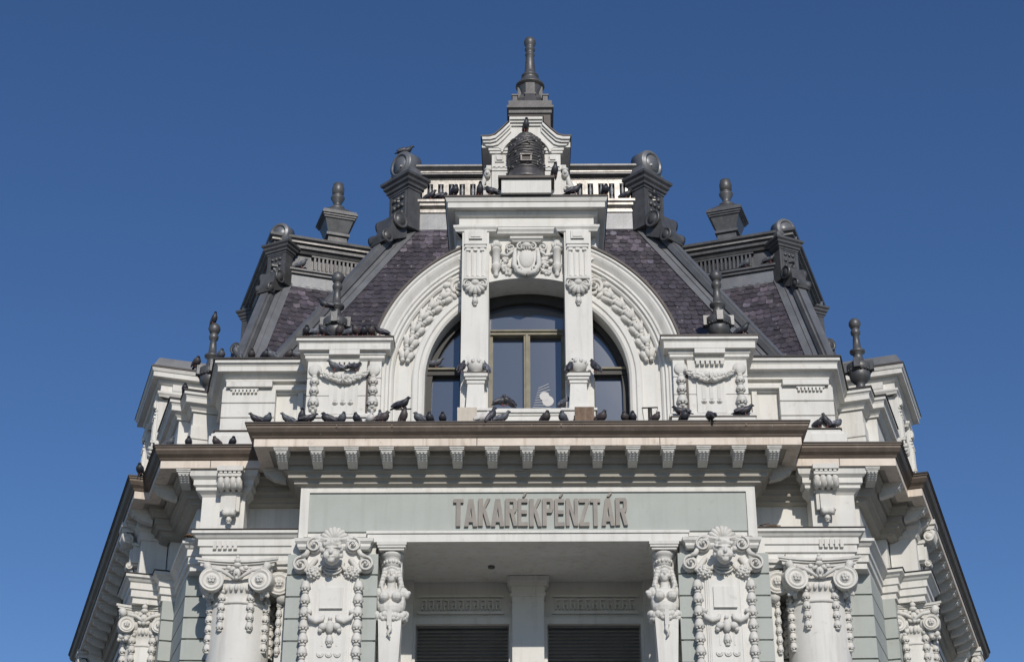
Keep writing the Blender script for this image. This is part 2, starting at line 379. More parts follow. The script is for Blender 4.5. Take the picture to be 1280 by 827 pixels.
for sx in (-1, 1):
    tap = MB()
    tap.sweep([(sx * a, b) for a, b in ((3.77, .42), (5.36, .42), (5.36, .93))][::sx], [(-.1, 11.875), (.185, 11.86), (.19, 11.845), (-.1, 11.85)])
    obj('ledge_flashing', tap, FLASH, bank); tap = MB()
    tap.sweep([WR(1.72, .0), WR(1.72, .26), WR(2.0, .26), WR(2.0, .72), WR(2.9, .72), WR(2.9, .26), WR(10, .26)] if sx > 0 else [W(10, .26), W(2.9, .26), W(2.9, .72), W(2.0, .72), W(2.0, .26), W(1.72, .26), W(1.72, 0)], [(-.1, 11.875), (.185, 11.86), (.19, 11.845), (-.1, 11.85)])
    obj('ledge_flashing', tap, FLASH, bank)
def console(M):
    m = MB(M)
    m.box(-.215, .215, -.36, .1, 12.83, 12.915)
    for k in range(5): m.box(-.175 + k * .075, -.125 + k * .075, -.34, 0, 12.79, 12.83)
    m.box(-.20, .20, -.33, .1, 12.74, 12.79)
    for k in range(4):
        m.tube([(-.15 + .1 * k, -.26, 12.73), (-.15 + .1 * k, -.30, 12.69), (-.15 + .1 * k, -.27, 12.60), (-.15 + .1 * k, -.18, 12.56), (-.15 + .1 * k, -.05, 12.54)], [.045, .052, .05, .04, .03], 7)
    drum(m, M, (0, -.22, 12.62), .09, .205)
    m.box(-.19, .19, -.14, .1, 12.5, 12.55); m.box(-.16, .16, -.11, .1, 12.2, 12.5)
    m.box(-.10, .10, -.15, .1, 12.16, 12.46)
    drum(m, M, (0, -.15, 12.15), .06, .11)
    husks(m, 0, -.10, 12.12, 1, .11, .15)
    return m
for sx in (-1, 1):
    obj('console', console(frame(sx) @ Matrix.Translation((4.95, .45, 0))), RELIEF, bank)
    for a in (2.44, 10.64): obj('console', console(wing(sx) @ Matrix.Translation((a, -.66, 0))), RELIEF, bank)
for sx in (-1, 1):
    rec = MB(frame(sx)); rec.box(4.76, 5.19, .36, .42, 11.68, 11.70)
    for k in range(5): rec.box(4.78 + k * .085, 4.835 + k * .085, .33, .4, 11.54, 11.68)
    obj('guttae', rec, RELIEF, bank)

# ---------------------------------------------------------------- sign panel with raised lettering
sp = obj('sign_panel', MB().box(-3.58, 3.58, -.012, .05, 11.70, 12.37), GREEN, bank)
fr = MB()
for x0, x1, z0, z1, d in ((-3.73, 3.73, 12.41, 12.49, .03), (-3.73, -3.64, 11.45, 12.41, .03), (3.64, 3.73, 11.45, 12.41, .03),
                          (-3.64, 3.64, 12.37, 12.41, .045), (-3.64, -3.58, 11.6, 12.37, .045), (3.58, 3.64, 11.6, 12.37, .045)):
    fr.box(x0, x1, -d, .03, z0, z1)
obj('panel_frame', fr, WHITE, sp)
lin = MB().box(-2.6, 2.6, -.075, .62, 11.50, 11.64).box(-2.62, 2.62, -.10, .2, 11.64, 11.675).box(-2.62, 2.62, -.05, .2, 11.675, 11.70)
obj('lintel', lin, WHITE, bank)
GLY = {}
def strokes(*ps): return list(ps)
b_ = .30
GLY['T'] = strokes([(0, .86), (1, .86), (1, 1), (0, 1)], [(.29, 0), (.71, 0), (.71, .86), (.29, .86)])
GLY['A'] = strokes([(-.02, 0), (.31, 0), (.60, 1), (.30, 1)], [(.69, 0), (1.02, 0), (.70, 1), (.44, 1)], [(.22, .15), (.78, .15), (.72, .33), (.28, .33)])
GLY['K'] = strokes([(0, 0), (.38, 0), (.38, 1), (0, 1)], [(.32, .40), (.50, .58), (1, 1), (.70, 1), (.32, .62)], [(.36, .55), (.72, 0), (1.04, 0), (.56, .70)])
bowl = [[(.3, .87), (.78, .87), (.92, 1 - .02), (.82, 1), (.3, 1)], [(.70, .62), (.92, .53), (1, .62), (1, .90), (.92, .98), (.70, .87)], [(.3, .47), (.82, .47), (.92, .53), (.74, .62), (.3, .62)]]
GLY['P'] = strokes([(0, 0), (.38, 0), (.38, 1), (0, 1)], *bowl)
GLY['R'] = strokes([(0, 0), (.38, 0), (.38, 1), (0, 1)], *bowl, [(.42, .5), (.72, 0), (1.04, 0), (.76, .5)])
GLY['E'] = strokes([(0, 0), (.33, 0), (.33, 1), (0, 1)], [(.33, .86), (.95, .86), (.95, 1), (.33, 1)], [(.33, .44), (.88, .44), (.88, .58), (.33, .58)], [(.33, 0), (.97, 0), (.97, .14), (.33, .14)])
GLY['N'] = strokes([(0, 0), (.29, 0), (.29, 1), (0, 1)], [(.71, 0), (1, 0), (1, 1), (.71, 1)], [(.29, .62), (.29, 1), (.30, 1), (.71, .36), (.71, 0), (.66, 0)])
GLY['Z'] = strokes([(0, .86), (1, .86), (1, 1), (0, 1)], [(0, 0), (1, 0), (1, .14), (0, .14)], [(.02, .14), (.36, .14), (.97, .86), (.62, .86)])
ACC = [(.42, 1.06), (.60, 1.06), (.86, 1.20), (.60, 1.20)]
let = MB(); x = -1.215
adv = dict(T=.165, A=.205, K=.195, R=.19, E=.165, P=.18, N=.195, Z=.165)
for ch in 'TAKARÉKPÉNZTÁR':
    base = {'É': 'E', 'Á': 'A'}.get(ch, ch); wd = adv[base]; dz = random.uniform(-.008, .008)
    ps = GLY[base] + ([ACC] if ch != base else [])
    for k, p in enumerate(ps): let.prism([(x + u * wd, 11.775 + dz + v * .475) for u, v in p], -.062 - .0015 * k, -.02)
    x += wd + .0195
obj('lettering', let, LETTER, sp)

# ---------------------------------------------------------------- recessed loggia
lg = MB()
lg.box(-2.46, 2.46, .62, 2.4, 11.60, 11.66)
lg.box(-2.47, 2.47, 2.25, 2.6, 10.95, 11.61)
lg.box(-.27, .27, 1.95, 2.3, 4, 11.25).box(-.30, .30, 1.91, 2.3, 11.25, 11.30).box(-.285, .285, 1.93, 2.3, 11.30, 11.43).box(-.33, .33, 1.88, 2.3, 11.43, 11.5).box(-.36, .36, 1.85, 2.3, 11.5, 11.59)
for sx in (-1, 1):
    lg.M = frame(sx)
    lg.box(1.98, 2.47, 2.1, 2.6, 4, 11.60); lg.box(2.2, 2.47, 1.6, 2.2, 4, 11.59)
    lg.box(1.93, 2.0, 2.19, 2.5, 4, 10.96); lg.box(.27, .33, 2.19, 2.5, 4, 10.96); lg.box(.33, 1.93, 2.19, 2.5, 10.84, 10.955)
    lg.box(.42, 1.9, 2.18, 2.3, 11.02, 11.06); lg.box(.42, 1.9, 2.18, 2.3, 11.32, 11.36)
    for k in range(11):
        q = .47 + k * .128
        lg.box(q, q + .085, 2.19, 2.3, 11.26, 11.285).box(q, q + .02, 2.19, 2.3, 11.1, 11.26).box(q + .045, q + .085, 2.19, 2.3, 11.17, 11.19).box(q + .065, q + .085, 2.19, 2.3, 11.1, 11.17)
    lg.M = Matrix()
lg.box(-2.46, 2.46, 0.3, 2.5, 5.6, 5.8)
obj('loggia', lg, WHITE, bank)
for sx in (-1, 1):
    m = MB(frame(sx)); m.box(.33, 1.93, 2.42, 2.48, 6, 10.84)
    win = obj('loggia_window', m, DWOOD, bank)
    b2 = MB(frame(sx))
    for k in range(52):
        z = 10.80 - k * .062
        vs = [(.35, 2.36, z), (1.91, 2.36, z), (1.91, 2.32, z - .045), (.35, 2.32, z - .045)]
        b2.add(vs + [(a, b + .006, c + .004) for a, b, c in vs], [(0, 1, 2, 3), (4, 7, 6, 5), (0, 4, 5, 1), (2, 6, 7, 3), (0, 3, 7, 4), (1, 5, 6, 2)])
    b2.box(.35, 1.91, 2.3, 2.38, 10.80, 10.84)
    obj('blind', b2, BLIND, win)
obj('ceiling_light', MB().lathe(-.62, 1.4, [(.001, 11.60), (.06, 11.6), (.06, 11.57), (.04, 11.56), (.001, 11.56)], 12), LEADD, bank)

# ---------------------------------------------------------------- giant columns
def volute(m, sg, rad=.20):
    """scroll facing local -y around (0, 0, 10.98)"""
    d = MB(m.M @ Matrix.Translation((0, 0, 10.98)) @ Matrix.Rotation(R(90), 4, 'X'))
    d.lathe(0, 0, [(.001, .045), (rad * .40, .045), (rad * .44, .02), (rad * .62, .02), (rad * .70, .05), (rad * .76, .05), (rad * .80, .025), (rad * .90, .03), (rad * .97, .045), (rad, .03), (rad, -.10), (rad * .9, -.2), (rad * .7, -.3), (.001, -.3)], 22)
    merge(m, d)
    rosette(m, 0, -.055, 10.98, rad * .36)
def capital(m, r):
    """four-voluted capital on a shaft of radius r, centre 0,0, from z 10.42 to 11.36"""
    m.lathe(0, 0, [(r * 1.0, 10.62), (r * 1.05, 10.63), (r * 1.05, 10.66), (r, 10.68), (r * 1.0, 10.80), (r * 1.10, 10.86), (r * 1.12, 10.92), (r * 1.02, 10.97), (r, 11.1), (r, 11.26)], 28)
    for a in range(4):
        Q = m.M.copy(); m.M = Q @ Matrix.Rotation(R(90 * a), 4, 'Z')
        k = r * 1.36; n = 8
        for z0, z1, g in ((11.315, 11.355, 1.0), (11.285, 11.315, .95), (11.23, 11.285, .89)):
            m.slab([((-1 + 2 * i / n) * k * g, -k * g + .15 * (1 - (-1 + 2 * i / n) ** 2)) for i in range(n + 1)] + [(0, 0)], z0, z1)
        for i in range(5): m.ell(((i - 2) * r * .17, -r * 1.10 + abs(i - 2) * .02, 10.88), (.038, .04, .06), 7, 5)
        m.ell((0, -r * 1.20, 11.10), (.065, .06, .085), 8, 6); m.ell((0, -r * 1.32, 11.09), (.022, .03, .035), 6, 4); m.ell((0, -r * 1.2, 11.02), (.04, .05, .04), 6, 4)
        for sg in (-1, 1):
            m.ell((sg * .075, -r * 1.18, 11.17), (.06, .045, .032), 7, 5, sg * .6); m.ell((sg * .07, -r * 1.16, 11.03), (.05, .04, .03), 7, 5, -sg * .7)
            m.ell((sg * .14, -r * 1.17, 11.20), (.045, .04, .04), 7, 5)
        m.ell((0, -r * 1.2, 11.24), (.07, .06, .045), 8, 5); m.ell((0, -r * 1.24, 11.31), (.055, .05, .045), 7, 5); m.ell((0, -r * 1.22, 11.37), (.03, .04, .035), 7, 5)
        for sg in (-1, 1):
            c = m.M.copy()
            m.M = c @ Matrix.Translation((sg * r * .80, -r * (1.27 if a % 2 == 0 else 1.07), 0)) @ Matrix.Rotation(-sg * R(11), 4, 'Z')
            volute(m, sg, r * (.40 if a % 2 == 0 else .33))
            m.tube([(0, -.02, 11.165), (-sg * .14, -.03, 11.14), (-sg * .27, -.03, 11.07), (-sg * .36, -.03, 11.0)], [.034, .034, .03, .02], 6)
            m.tube([(sg * .05, .03, 11.15), (sg * .10, .05, 11.26)], [.06, .07], 7)
            m.ell((sg * .06, .12, 10.80), (.06, .07, .06), 7, 5)
            for j in range(5): m.ell((sg * (.10 - j * .03), .13, 10.76 - abs(j - 2) * .01), (.026, .04, .04), 6, 5)
            m.M = c
        m.M = Q
def column(M, r=.5):
    sh = MB(M); sh.lathe(0, 0, [(r * 1.28, 2.3), (r * 1.28, 2.5), (r * 1.34, 2.55), (r * 1.3, 2.7), (r * 1.12, 2.78), (r * 1.2, 2.9), (r * 1.06, 3.0), (r * 1.05, 3.1), (r * 1.06, 5), (r * 1.03, 8), (r, 10.0), (r * .985, 10.64)], 40)
    c = obj('column', sh, WHITE, bank)
    k = MB(M); capital(k, r); obj('capital', k, RELIEF, c)
    for a, n, z in ((-27, 4, 10.80), (27, 4, 10.80), (-62, 5, 10.66), (62, 5, 10.66), (-112, 5, 10.7), (112, 5, 10.7)):
        k = MB(M @ Matrix.Rotation(R(a), 4, 'Z')); husks(k, 0, -r - .01, z, n, .15, .16, .97)
        for i in range(5): k.ell((.045 * math.cos(i * 1.26), -r - .04, z + .05 + .045 * math.sin(i * 1.26)), (.035, .04, .035), 6, 5)
        obj('husk_garland', k, RELIEF, c)
for sx in (-1, 1):
    column(frame(sx) @ Matrix.Translation((4.74, .88, 0)))
    column(wing(sx) @ Matrix.Translation((2.45, -.40, 0)) @ Matrix.Rotation(R(-78), 4, 'Z'), .36)
    column(wing(sx) @ Matrix.Translation((10.65, -.40, 0)), .36)
    # half pilaster tucked between column and pier
    M = frame(sx)
    h = MB(M); h.box(3.885, 4.10, .62, 1.3, 2.3, 11.0)
    hp = obj('half_pilaster', h, WHITE, bank)
    k = MB(M); k.slab([(3.885, .36), (4.2, .40), (4.3, .36), (4.3, .9), (3.885, .9)], 11.29, 11.355); k.slab([(3.885, .42), (4.22, .44), (4.22, .9), (3.885, .9)], 11.22, 11.29)
    k.M = M @ Matrix.Translation((4.07, .46, 0)) @ Matrix.Rotation(R(-8), 4, 'Z'); volute(k, 1); k.M = M
    k.box(3.885, 4.05, .5, .9, 10.85, 11.22); k.ell((4.02, .55, 10.76), (.1, .1, .1)); husks(k, 4.06, .6, 10.74, 6, .11, .155)
    obj('capital', k, RELIEF, hp)
# ---------------------------------------------------------------- cartouche pilasters with cherub heads
CX = 3.13
def cherub():
    m = MB()
    z = 11.20; y = -.36
    m.ell((0, y, z), (.125, .15, .172), 14, 10)
    m.ell((-.06, y - .085, z - .055), (.065, .06, .065)); m.ell((.06, y - .085, z - .055), (.065, .06, .065))
    m.ell((0, y - .10, z - .135), (.055, .05, .045)); m.ell((0, y - .155, z - .035), (.026, .04, .034)); m.ell((0, y - .135, z + .01), (.016, .025, .05))
    m.ell((0, y - .135, z - .085), (.04, .025, .012)); m.ell((0, y - .13, z - .105), (.032, .025, .012))
    for q in (-1, 1):
        m.ell((q * .055, y - .125, z + .045), (.045, .03, .014), rot=-q * .15); m.ell((q * .052, y - .112, z + .010), (.026, .020, .013))
        m.ell((q * .14, y, z - .02), (.025, .04, .05))
    m.ell((0, y - .08, z + .11), (.12, .07, .05))
    rr = random.Random(3)
    for i in range(30):
        a = rr.uniform(-.15, math.pi + .15); k = rr.uniform(.78, .95)
        m.ell((.155 * k * math.cos(a), y - .03 + rr.uniform(-.09, .06), z + .03 + .165 * k * math.sin(a)), rr.uniform(.026, .040), 7, 5)
    for i in range(7): m.ell((-.10 + i * .033, y - .13 + abs(i - 3) * .01, z + .125 - abs(i - 3) * .008), .028, 6, 5)
    return m
for sx in (-1, 1):
    M = frame(sx, CX, 0)
    p = MB(M); p.box(-.42, .42, -.10, .02, 2.31, 11.36); p.box(-.28, .28, -.14, -.09, 2.35, 10.95); p.box(-.31, .31, -.125, -.09, 2.33, 10.97)
    for k in (-1, 0, 1): p.box(k * .115 - .012, k * .115 + .012, -.149, -.13, 9.75, 10.05)
    for q in (-1, 1): p.box(q * .245 - .008, q * .245 + .008, -.15, -.13, 8.0, 10.9)
    cp = obj('cartouche_pilaster', p, WHITE, bank)
    c = MB(M)
    c.sweep([(-.56, .02), (-.56, -.12), (.56, -.12), (.56, .02)], [(-.2, 11.36), (.0, 11.36), (.03, 11.40), (.03, 11.44), (.07, 11.48), (.08, 11.53), (-.2, 11.53)])
    obj('cap_moulding', c, WHITE, cp)
    q_ = cherub(); f = MB(M @ Matrix.Translation((0, -.36, 11.2)) @ Matrix.Scale(1.12, 4) @ Matrix.Translation((0, .36, -11.2))); f.add(q_.v, q_.f, True)
    sculpt(obj('cherub_face', f, RELIEF, cp), .009, 2)
    s = MB(M); shell(s, 0, -.13, 11.49, .235, 9, 165); s.ell((0, -.09, 11.49), (.21, .04, .21), 16, 8)
    obj('shell', s, RELIEF, cp)
    for q in (-1, 1):
        s = MB(M)
        s.spiral(q * .31, -.2, 11.41, .125, 1.5, .17, 90, -q); s.spiral(q * .52, -.16, 11.10, .125, 1.6, .18, 90, -q)
        s.tube([(q * .14, -.15, 11.52), (q * .23, -.17, 11.54), (q * .33, -.18, 11.52)], [.03, .035, .03]); s.tube([(q * .40, -.16, 11.33), (q * .44, -.15, 11.26), (q * .52, -.15, 11.225)], [.04, .045, .03])
        s.tube([(q * .46, -.11, 11.02), (q * .41, -.12, 10.98), (q * .36, -.12, 11.08), (q * .27, -.13, 11.2)], [.04, .06, .05, .04])
        d = MB(M @ Matrix.Translation((q * .52, -.06, 11.10)) @ Matrix.Rotation(R(90), 4, 'X')); d.lathe(0, 0, [(.001, .08), (.115, .08), (.125, .05), (.125, -.06), (.001, -.06)], 16); merge(s, d)
        d = MB(M @ Matrix.Translation((q * .31, -.1, 11.41)) @ Matrix.Rotation(R(90), 4, 'X')); d.lathe(0, 0, [(.001, .08), (.115, .08), (.125, .05), (.125, -.06), (.001, -.06)], 16); merge(s, d)
        obj('scroll', s, RELIEF, cp)
    for q in (-1, 1):
        s = MB(M); rr_ = random.Random(9)
        s.ell((q * .30, -.15, 10.95), (.115, .09, .10), 14, 8)
        for i in range(38):                                # leaves and berries over the ball
            t1 = math.acos(1 - 1.7 * (i + .5) / 38) ; a = i * 2.4
            v_ = (math.sin(t1) * math.cos(a), -math.cos(t1), math.sin(t1) * math.sin(a))
            s.ell((q * .30 + .108 * v_[0], -.15 + .085 * v_[1], 10.95 + .095 * v_[2]), (.031, .026, .023), 6, 5, i * 1.1)
        s.tube([(q * .14, -.2, 11.07), (q * .19, -.21, 10.99), (q * .26, -.18, 10.98)], [.02, .035, .035])
        obj('fruit_bunch', s, RELIEF, cp)
    s = MB(M); s.prism([(-.19, 11.12), (.19, 11.12), (.15, 10.98), (.06, 10.90), (-.06, 10.90), (-.15, 10.98)], -.17, -.08)
    for k, (w_, z_, dr) in enumerate(((.13, 11.08, .06), (.15, 11.07, .10), (.17, 11.06, .145))):
        s.tube([(w_ * math.sin(R(t)), -.175 - .02 * math.cos(R(t)), z_ - dr * math.cos(R(t))) for t in range(-90, 91, 15)], .017)
    for i in range(5):
        x_ = (i - 2) * .062; zt_ = 10.92 + abs(i - 2) * .035
        s.prism([(x_ - .032, zt_), (x_ + .032, zt_), (x_, zt_ - .085)], -.165, -.12)
    obj('drapery', s, RELIEF, cp)
    s = MB(M); s.box(-.185, .185, -.175, -.13, 10.36, 10.70); s.prism([(-.185, 10.36), (.185, 10.36), (.185, 10.352), (-.185, 10.352)], -.19, -.13)
    obj('tablet', s, WHITE, cp)
    s = MB(M)
    for q in (-1, 1):
        s.tube([(q * .36, -.17, 10.27), (q * .32, -.19, 10.19), (q * .22, -.2, 10.13), (q * .12, -.19, 10.17), (q * .10, -.18, 10.24)], [.015, .04, .045, .035, .02], 7)
        s.ell((q * .34, -.17, 10.30), (.05, .04, .04)); s.ell((q * .11, -.19, 10.05), (.075, .06, .06), rot=q * .5); s.ell((q * .15, -.18, 9.99), (.04, .05, .04))
    s.ell((0, -.18, 10.05), (.07, .07, .11)); s.ell((0, -.18, 10.19), .035); husks(s, 0, -.14, 9.93, 1, .13, .2)
    obj('leaf_mask', s, RELIEF, cp)
    for k in (-1, 0, 1):
        s = MB(M); s.tube([(k * .135 + .045 * math.cos(R(t)), -.15, 9.62 + .045 * math.sin(R(t))) for t in range(-200, 31, 20)], .014); s.ell((k * .135, -.145, 9.60), (.03, .03, .03))
        obj('disc', s, RELIEF, cp)
    for q in (-1, 1):
        s = MB(M); husks(s, q * .425, -.10, 10.83, 26, .175, .215)
        obj('husk_garland', s, RELIEF, cp)

# ---------------------------------------------------------------- herms flanking the loggia
def herm_figure():
    m = MB(); y = -.0
    m.ell((0, y, 11.00), (.098, .115, .135), 14, 10); m.ell((0, y - .05, 10.92), (.06, .065, .06))
    m.ell((0, y - .115, 10.985), (.018, .03, .035)); m.ell((0, y - .10, 10.935), (.028, .02, .012)); m.ell((0, y - .10, 11.04), (.06, .025, .02))
    for q in (-1, 1):
        m.ell((q * .04, y - .095, 11.015), (.022, .02, .012)); m.ell((q * .045, y - .08, 10.955), (.035, .035, .035))
        for k in range(6):
            m.ell((q * (.105 + .012 * k), y - .03, 11.08 - k * .055), (.05, .06, .045), 7, 5)
        for k in range(4): m.ell((q * (.16 - .01 * k), y - .05, 10.83 - k * .04), (.035, .05, .035), 7, 5)
        m.ell((q * .19, y + .02, 10.70), (.095, .10, .095)); m.ell((q * .25, y + .0, 10.67), (.055, .07, .07)); m.ell((q * .285, y - .02, 10.69), (.035, .045, .04))
        m.ell((q * .10, y - .13, 10.60), (.088, .095, .085)); m.ell((q * .15, y + .02, 10.52), (.09, .12, .16))
    m.tube([(0, y + .01, 10.93), (0, y + .02, 10.72)], [.06, .085], 12)
    m.ell((0, y, 10.64), (.21, .13, .14), 12, 8); m.ell((0, y - .01, 10.45), (.20, .14, .16), 12, 8)
    for k in range(7): m.ell(((k - 3) * .035, y - .07 + abs(k - 3) * .012, 11.115 - abs(k - 3) * .008), (.03, .05, .03), 7, 5)
    return m
for sx in (-1, 1):
    M = frame(sx, 2.20, .12)
    p = MB(M); p.taper(0, 0, 9.0, 10.32, .13, .12, .19, .15); p.taper(0, 0, 2.4, 9.0, .13, .12, .1302, .1202); p.box(-.16, .16, .05, .3, 2.4, 11.4)
    h = obj('herm', p, WHITE, bank)
    q_ = herm_figure(); f = MB(M); f.add(q_.v, q_.f, True)
    sculpt(obj('woman_bust', f, RELIEF, h), .009, 2)
    b = MB(M); b.lathe(0, 0, [(.09, 11.12), (.12, 11.14), (.13, 11.2), (.12, 11.24), (.15, 11.28), (.18, 11.31), (.185, 11.34), (.16, 11.36)], 18)
    for i in range(14):
        a = 2 * math.pi * i / 14; b.ell((.125 * math.cos(a), .125 * math.sin(a), 11.20), (.03, .03, .035), 6, 4)
    b.box(-.20, .20, -.20, .2, 11.36, 11.40); b.box(-.225, .225, -.225, .2, 11.40, 11.44); b.box(-.24, .24, -.24, .2, 11.44, 11.495)
    obj('basket_capital', b, RELIEF, h)
    s = MB(M)
    for i in range(26):
        a = 2 * math.pi * i / 26
        s.ell((.245 * math.cos(a), .165 * math.sin(a), 10.33 - .05 * abs(math.sin(a)) + random.uniform(-.02, .02)), (.055, .055, .06), 7, 5, random.uniform(-1, 1))
        s.ell((.235 * math.cos(a + .1), .16 * math.sin(a + .1), 10.25 + random.uniform(-.02, .02)), (.05, .05, .045), 6, 5, random.uniform(-1, 1))
    obj('wreath', s, RELIEF, h)
    s = MB(M); s.box(-.035, .035, -.215, -.15, 10.10, 10.36); s.tube([(.0, -.18, 10.12), (-.02, -.2, 10.03), (.02, -.2, 9.97), (-.02, -.18, 9.9)], [.035, .03, .025, .012])
    obj('sash', s, RELIEF, h)

# ---------------------------------------------------------------- attic storey
CAPP = [(-.4, 15.205), (.30, 15.20), (.30, 15.13), (.27, 15.125), (.24, 15.08), (.24, 14.99), (.15, 14.985), (.13, 14.94), (.08, 14.90), (.08, 14.87), (-.4, 14.87)]
BASP = [(-.3, 13.86), (.03, 13.86), (.05, 13.82), (.10, 13.79), (.10, 13.74), (.14, 13.73), (.14, 13.25), (-.3, 13.25)]
for sx in (-1, 1):
    at_ = MB()
    def SW(path, prof):
        at_.sweep([(sx * a, b) for a, b in path][::sx], prof)
    at_.M = Matrix()
    SW([(2.3, 1.02), (5.24, 1.02), WR(1.35, -.5)], CAPP)
    SW([(2.3, 1.02), (4.36, 1.02), (4.36, .86), (5.36, .86), WR(1.3, -.38)], [(o, z) for o, z in BASP])
    SW([(2.3, 1.02), (5.24, 1.02), WR(1.35, -.5)], [(-.2, 14.80), (.06, 14.80), (.06, 14.77), (.1, 14.74), (.1, 14.69), (.03, 14.68), (.03, 14.65), (-.2, 14.65)])
    at_.M = frame(sx)
    for k in range(3): at_.box(4.40, 5.33, .88, 1.3, 13.86 + k * .28 + .012, 13.86 + (k + 1) * .28 - .012)
    at_.box(4.43, 5.30, .91, 1.3, 13.8, 14.72)
    at_.box(4.46, 5.26, .80, 1.1, 14.70, 14.80)
    for k in range(7): at_.box(4.72 + k * .065, 4.76 + k * .065, .83, .95, 14.60, 14.66)
    at_.box(4.70, 5.19, .84, .95, 14.66, 14.70)
    at_.box(3.93, 4.02, .98, 1.2, 13.8, 14.65); at_.box(3.7, 3.80, .9, 1.2, 13.8, 14.9); at_.box(2.2, 5.3, 1.05, 1.4, 13.2, 15.1)
    # return with its own pedestals along the flank
    at_.M = Matrix()
    FL = [WR(1.45, -.6), WR(1.45, .0), WR(1.9, .0), WR(1.9, .2), WR(3.3, .2), WR(3.3, -.6)]
    SW(FL, [(o * .8, z) for o, z in CAPP]); SW(FL, BASP)
    SW(FL, [(-.3, 14.86), (.02, 14.86), (.02, 13.8), (-.3, 13.8)])
    for k in range(2):
        SW([WR(1.45, -.6), WR(1.45, .0), WR(1.9, .0)], [(-.1, 14.32 + .28 * k), (.045, 14.32 + .28 * k), (.045, 14.07 + .28 * k), (-.1, 14.07 + .28 * k)])
    SW([WR(10.4, .2), WR(11.2, .2), WR(11.2, -.1), WR(25.8, -.1)], [(o * .8, z) for o, z in CAPP]); SW([WR(10.4, .2), WR(11.2, .2), WR(11.2, -.1), WR(25.8, -.1)], [(-.5, 14.9), (.02, 14.9), (.02, 13.2), (-.5, 13.2)])
    obj('attic_wall', at_, WHITE, bank)
for sx in (-1, 1):
    fl = MB()
    for path, k in (([(2.3, 1.02), (5.24, 1.02), WR(1.35, -.5)], 1), ([WR(1.45, -.6), WR(1.45, .0), WR(1.9, .0), WR(1.9, .2), WR(3.3, .2)], .8), ([WR(10.4, .2), WR(11.2, .2), WR(11.2, -.1), WR(25.8, -.1)], .8)):
        fl.sweep([(sx * a, b) for a, b in path][::sx], [(-.5, 15.26), (.31 * k + .01, 15.222), (.32 * k + .01, 15.19), (.28 * k, 15.203), (-.5, 15.21)])
    fl.sweep([(sx * a, b) for a, b in ((3.9, 1.02), (4.36, 1.02), (4.36, .86), (5.36, .86), WR(1.3, -.38))][::sx], [(-.2, 13.885), (.06, 13.875), (.065, 13.855), (-.2, 13.863)])
    obj('attic_flashing', fl, FLASH, bank)

# ---------------------------------------------------------------- pineapple finials
def pineapple(M, z, k=1.0):
    m = MB(M)
    m.lathe(0, 0, [(.14 * k, z - .12), (.10 * k, z + .02 * k), (.09 * k, z + .08 * k), (.13 * k, z + .12 * k), (.20 * k, z + .2 * k), (.22 * k, z + .30 * k), (.20 * k, z + .36 * k)], 20, True, .08)
    m.lathe(0, 0, [(.20 * k, z + .33 * k), (.24 * k, z + .36 * k), (.24 * k, z + .5 * k), (.20 * k, z + .53 * k), (.12 * k, z + .56 * k), (.10 * k, z + .66 * k), (.085 * k, z + .74 * k), (.15 * k, z + .78 * k), (.155 * k, z + .82 * k), (.085 * k, z + .85 * k),
        (.075 * k, z + 1.0 * k), (.06 * k, z + 1.16 * k), (.09 * k, z + 1.19 * k), (.10 * k, z + 1.25 * k), (.075 * k, z + 1.30 * k), (.065 * k, z + 1.33 * k)], 20)
    for i in range(4):
        a = R(45 + 90 * i); Q = m.M; m.M = Q @ Matrix.Rotation(a + R(45), 4, 'Z'); m.box(-.06 * k, .06 * k, -.29 * k, -.1 * k, z + .36 * k, z + .56 * k); m.M = Q
    for i in range(20):
        a = 2 * math.pi * i / 20; m.ell((.235 * k * math.cos(a), .235 * k * math.sin(a), z + .355 * k), .022 * k, 5, 4)
    b = z + 1.42 * k
    m.lathe(0, 0, [(.03 * k, b - .13 * k), (.09 * k, b - .09 * k), (.125 * k, b - .01 * k), (.115 * k, b + .06 * k), (.06 * k, b + .12 * k), (.001, b + .135 * k)], 16, True, .06)
    return m

